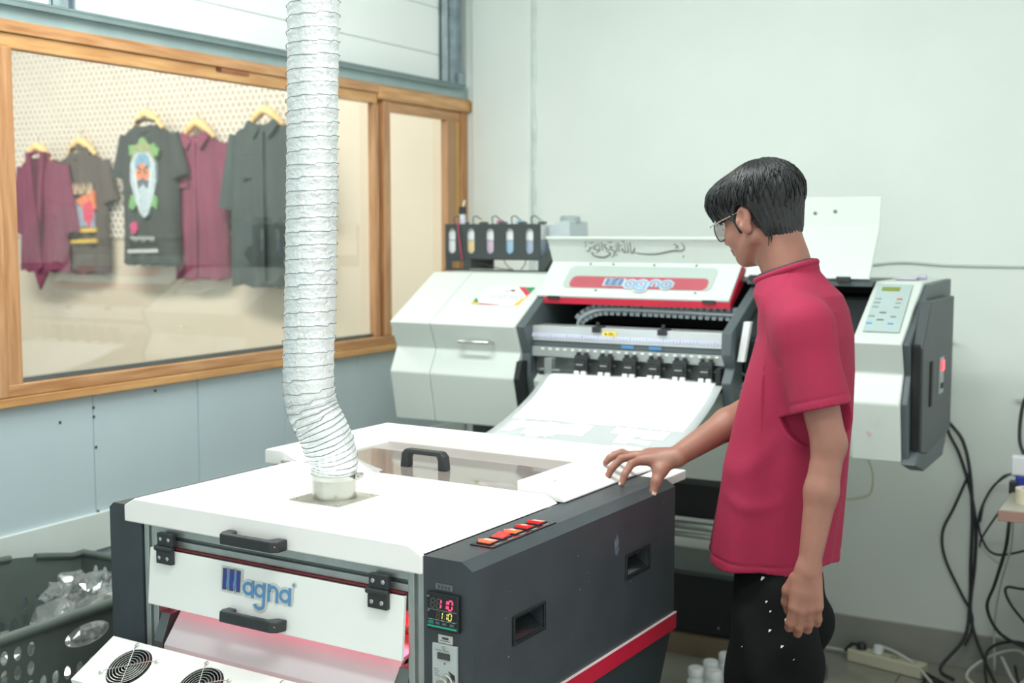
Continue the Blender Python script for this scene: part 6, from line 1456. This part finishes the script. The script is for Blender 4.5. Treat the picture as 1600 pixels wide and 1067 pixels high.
fs.apply(folds, (-0.98, 2.26, 0.76), (-0.52, 2.86, 1.46), op='add', pad=0)
# cuts: hem, sleeve mouth, neck
def hemcut(X, Y, Z): return (0.795+0.003*np.cos(np.arctan2(PY-Y, PX-X)*2+0.4)+0.004*np.sin(np.arctan2(PY-Y, PX-X)*5))-Z
def _cut(fn, lo, hi, k=0.003):
    sl = fs._sl(lo, hi); X, Y, Z = fs.pts(sl); fs.d[sl] = np.maximum(fs.d[sl], fn(X, Y, Z))
_cut(hemcut, (-0.98, 2.26, 0.76), (-0.52, 2.86, 0.90))
def slcut(X, Y, Z):
    e = (X-SLe[0])*sdir[0]+(Y-SLe[1])*sdir[1]+(Z-SLe[2])*sdir[2]
    near = np.sqrt((X-SLe[0])**2+(Y-SLe[1])**2+(Z-SLe[2])**2)-0.095
    ins = (2.448-0.02)-Y     # only outside the torso side
    return np.minimum(e, np.minimum(-near, ins*1.0+0.0))
_cut(slcut, (-0.8, 2.26, 1.0), (-0.52, 2.448, 1.25))
nb = Wp(-0.020, 0, 1.40); nf = Wp(0.034, 0, 1.375)
def neckplane(X, Y, Z):
    a = PX-X; b_ = PY-Y; return np.minimum(Z-(1.407-0.36*a), 0.085-np.sqrt(a*a+b_*b_))
sl = fs._sl((-0.98, 2.26, 1.36), (-0.52, 2.86, 1.47)); X_, Y_, Z_ = fs.pts(sl); fs.d[sl] = np.maximum(fs.d[sl], neckplane(X_, Y_, Z_))
fs.cone(Wp(-0.004, 0, 1.405), Wp(0.000, 0, 1.50), 0.056, 0.080, k=0.004, op='s')
# seam grooves at the shoulder and hems
def groove(X, Y, Z):
    c = LS+np.array((-0.0, 0.030, 0.045)); n_ = np.array((0.10, -0.93, 0.30)); n_ = n_/np.linalg.norm(n_)
    e = (X-c[0])*n_[0]+(Y-c[1])*n_[1]+(Z-c[2])*n_[2]
    g1 = 0.0022*np.exp(-(e/0.0028)**2)*(Z > 1.22)
    g2 = 0.0016*np.exp(-((Z-0.813-0.003*np.cos(np.arctan2(PY-Y, PX-X)*2+0.4))/0.0022)**2)
    e3_ = (X-SLe[0])*sdir[0]+(Y-SLe[1])*sdir[1]+(Z-SLe[2])*sdir[2]
    g3 = 0.0016*np.exp(-((e3_+0.018)/0.0022)**2)*(np.sqrt((X-SLe[0])**2+(Y-SLe[1])**2+(Z-SLe[2])**2) < 0.066)
    # shoulder line seam over the top
    g4 = 0.0016*np.exp(-((PX-X+0.030)/0.0025)**2)*(Z > 1.36)
    return g1+g2+g3+g4
fs.apply(groove, (-0.98, 2.26, 0.76), (-0.52, 2.86, 1.46), op='add', pad=0)
shirt = fs.mesh('tshirt', M_shirt, person, smooth_it=1)
# collar ribs
def ringpath(da, r1, r2, zc, tilt, n=36):
    o = []
    for j in range(n):
        t = 2*PI*j/n; a = r1*math.cos(t); b_ = r2*math.sin(t); o.append(tuple(Wp(0.000+da+a, b_, zc-a*tilt)))
    return o
m = MB(); m.tube(ringpath(0.0, 0.061, 0.063, 1.409, 0.36), 0.0075, 8, closed=True); m.build('collar', M_shirt, person, smooth=True)
m = MB(); m.tube(ringpath(0.0, 0.054, 0.056, 1.415, 0.34), 0.0055, 8, closed=True); m.build('undershirt_collar', mat('undershirt_black', (52, 54, 56), 0.8), person, smooth=True)
# ---- trousers
ft = Field((-0.98, 2.30, 0.06), (-0.55, 2.80, 0.90), 0.005)
ft.ell(Wp(0.006, 0.004, 0.84), (0.098, 0.120, 0.10), k=0)
for s, da in ((1, -0.005), (-1, 0.045)):
    ft.chain([Wp(0.006, s*0.052, 0.80), Wp(-0.010+da*0.6, s*0.078, 0.64), Wp(-0.010+da, s*0.088, 0.42), Wp(0.0+da, s*0.09, 0.10)], [0.080, 0.092, 0.084, 0.070], k=0.03)
def tf(X, Y, Z):
    a = (PX-X); b_ = (PY-Y); return 0.007*np.sin(30*(a+0.5*b_)+14*Z)+0.0045*np.sin(60*a-25*Z+1)+0.0045*np.sin(45*Z+20*b_+30*a)
ft.apply(tf, (-0.98, 2.30, 0.06), (-0.55, 2.80, 0.90), op='add', pad=0)
trs = ft.mesh('trousers', M_trs, person, smooth_it=3)
# paint flecks on the trousers
fk = MB(); _tm = trs.data; tb_ = BVHTree.FromPolygons([v.co+_off for v in _tm.vertices], [tuple(p.vertices) for p in _tm.polygons])
eye_ = Vector((0.0, 0.0, 1.5))
FLK = [((-0.8154, 2.3663, 0.7673), 0.007), ((-0.8125, 2.3664, 0.753), 0.003), ((-0.747, 2.4018, 0.7413), 0.003), ((-0.7393, 2.404, 0.7218), 0.0026), ((-0.7112, 2.418, 0.7049), 0.004), ((-0.7387, 2.4003, 0.6828), 0.0035), ((-0.7156, 2.4098, 0.6503), 0.0035), ((-0.756, 2.4018, 0.7888), 0.0055), ((-0.7862, 2.3703, 0.6503), 0.002), ((-0.6939, 2.4192, 0.6243), 0.002)]
for (q, r) in FLK:
    d = (Vector(q)-eye_).normalized()
    loc, nor, idx, dist = tb_.ray_cast(eye_, d, 5)
    if loc is None: continue
    if nor.dot(d) > 0: nor = -nor
    t1 = nor.orthogonal().normalized(); t2 = nor.cross(t1)
    fk.add([tuple(loc+nor*0.0012+(t1*math.cos(a_)*r+t2*math.sin(a_)*r*0.6)*(1+0.3*math.sin(3*a_))) for a_ in [2*PI*j/9 for j in range(9)]], [tuple(range(9))])
fkk = fk.build('paint_flecks', mat('fleck_white', (226, 230, 224), 0.6), person); fkk['kind'] = 'stuff'
# shoes
for s, da in ((1, -0.005), (-1, 0.045)):
    fsn = Field((-0.98, PY-s*0.09-0.08, 0.0), (-0.60, PY-s*0.09+0.08, 0.14), 0.005)
    fsn.ell(Wp(0.07+da, s*0.092, 0.030), (0.125, 0.046, 0.042), k=0); fsn.ell(Wp(-0.01+da, s*0.09, 0.055), (0.055, 0.042, 0.055), k=0.03)
    sl_ = fsn._sl((-9, -9, -1), (9, 9, 0.006)); fsn.d[sl_] = np.maximum(fsn.d[sl_], 0.004)
    fsn.mesh('shoe', mat('shoe_black', (40, 42, 44), 0.5), person, smooth_it=2)
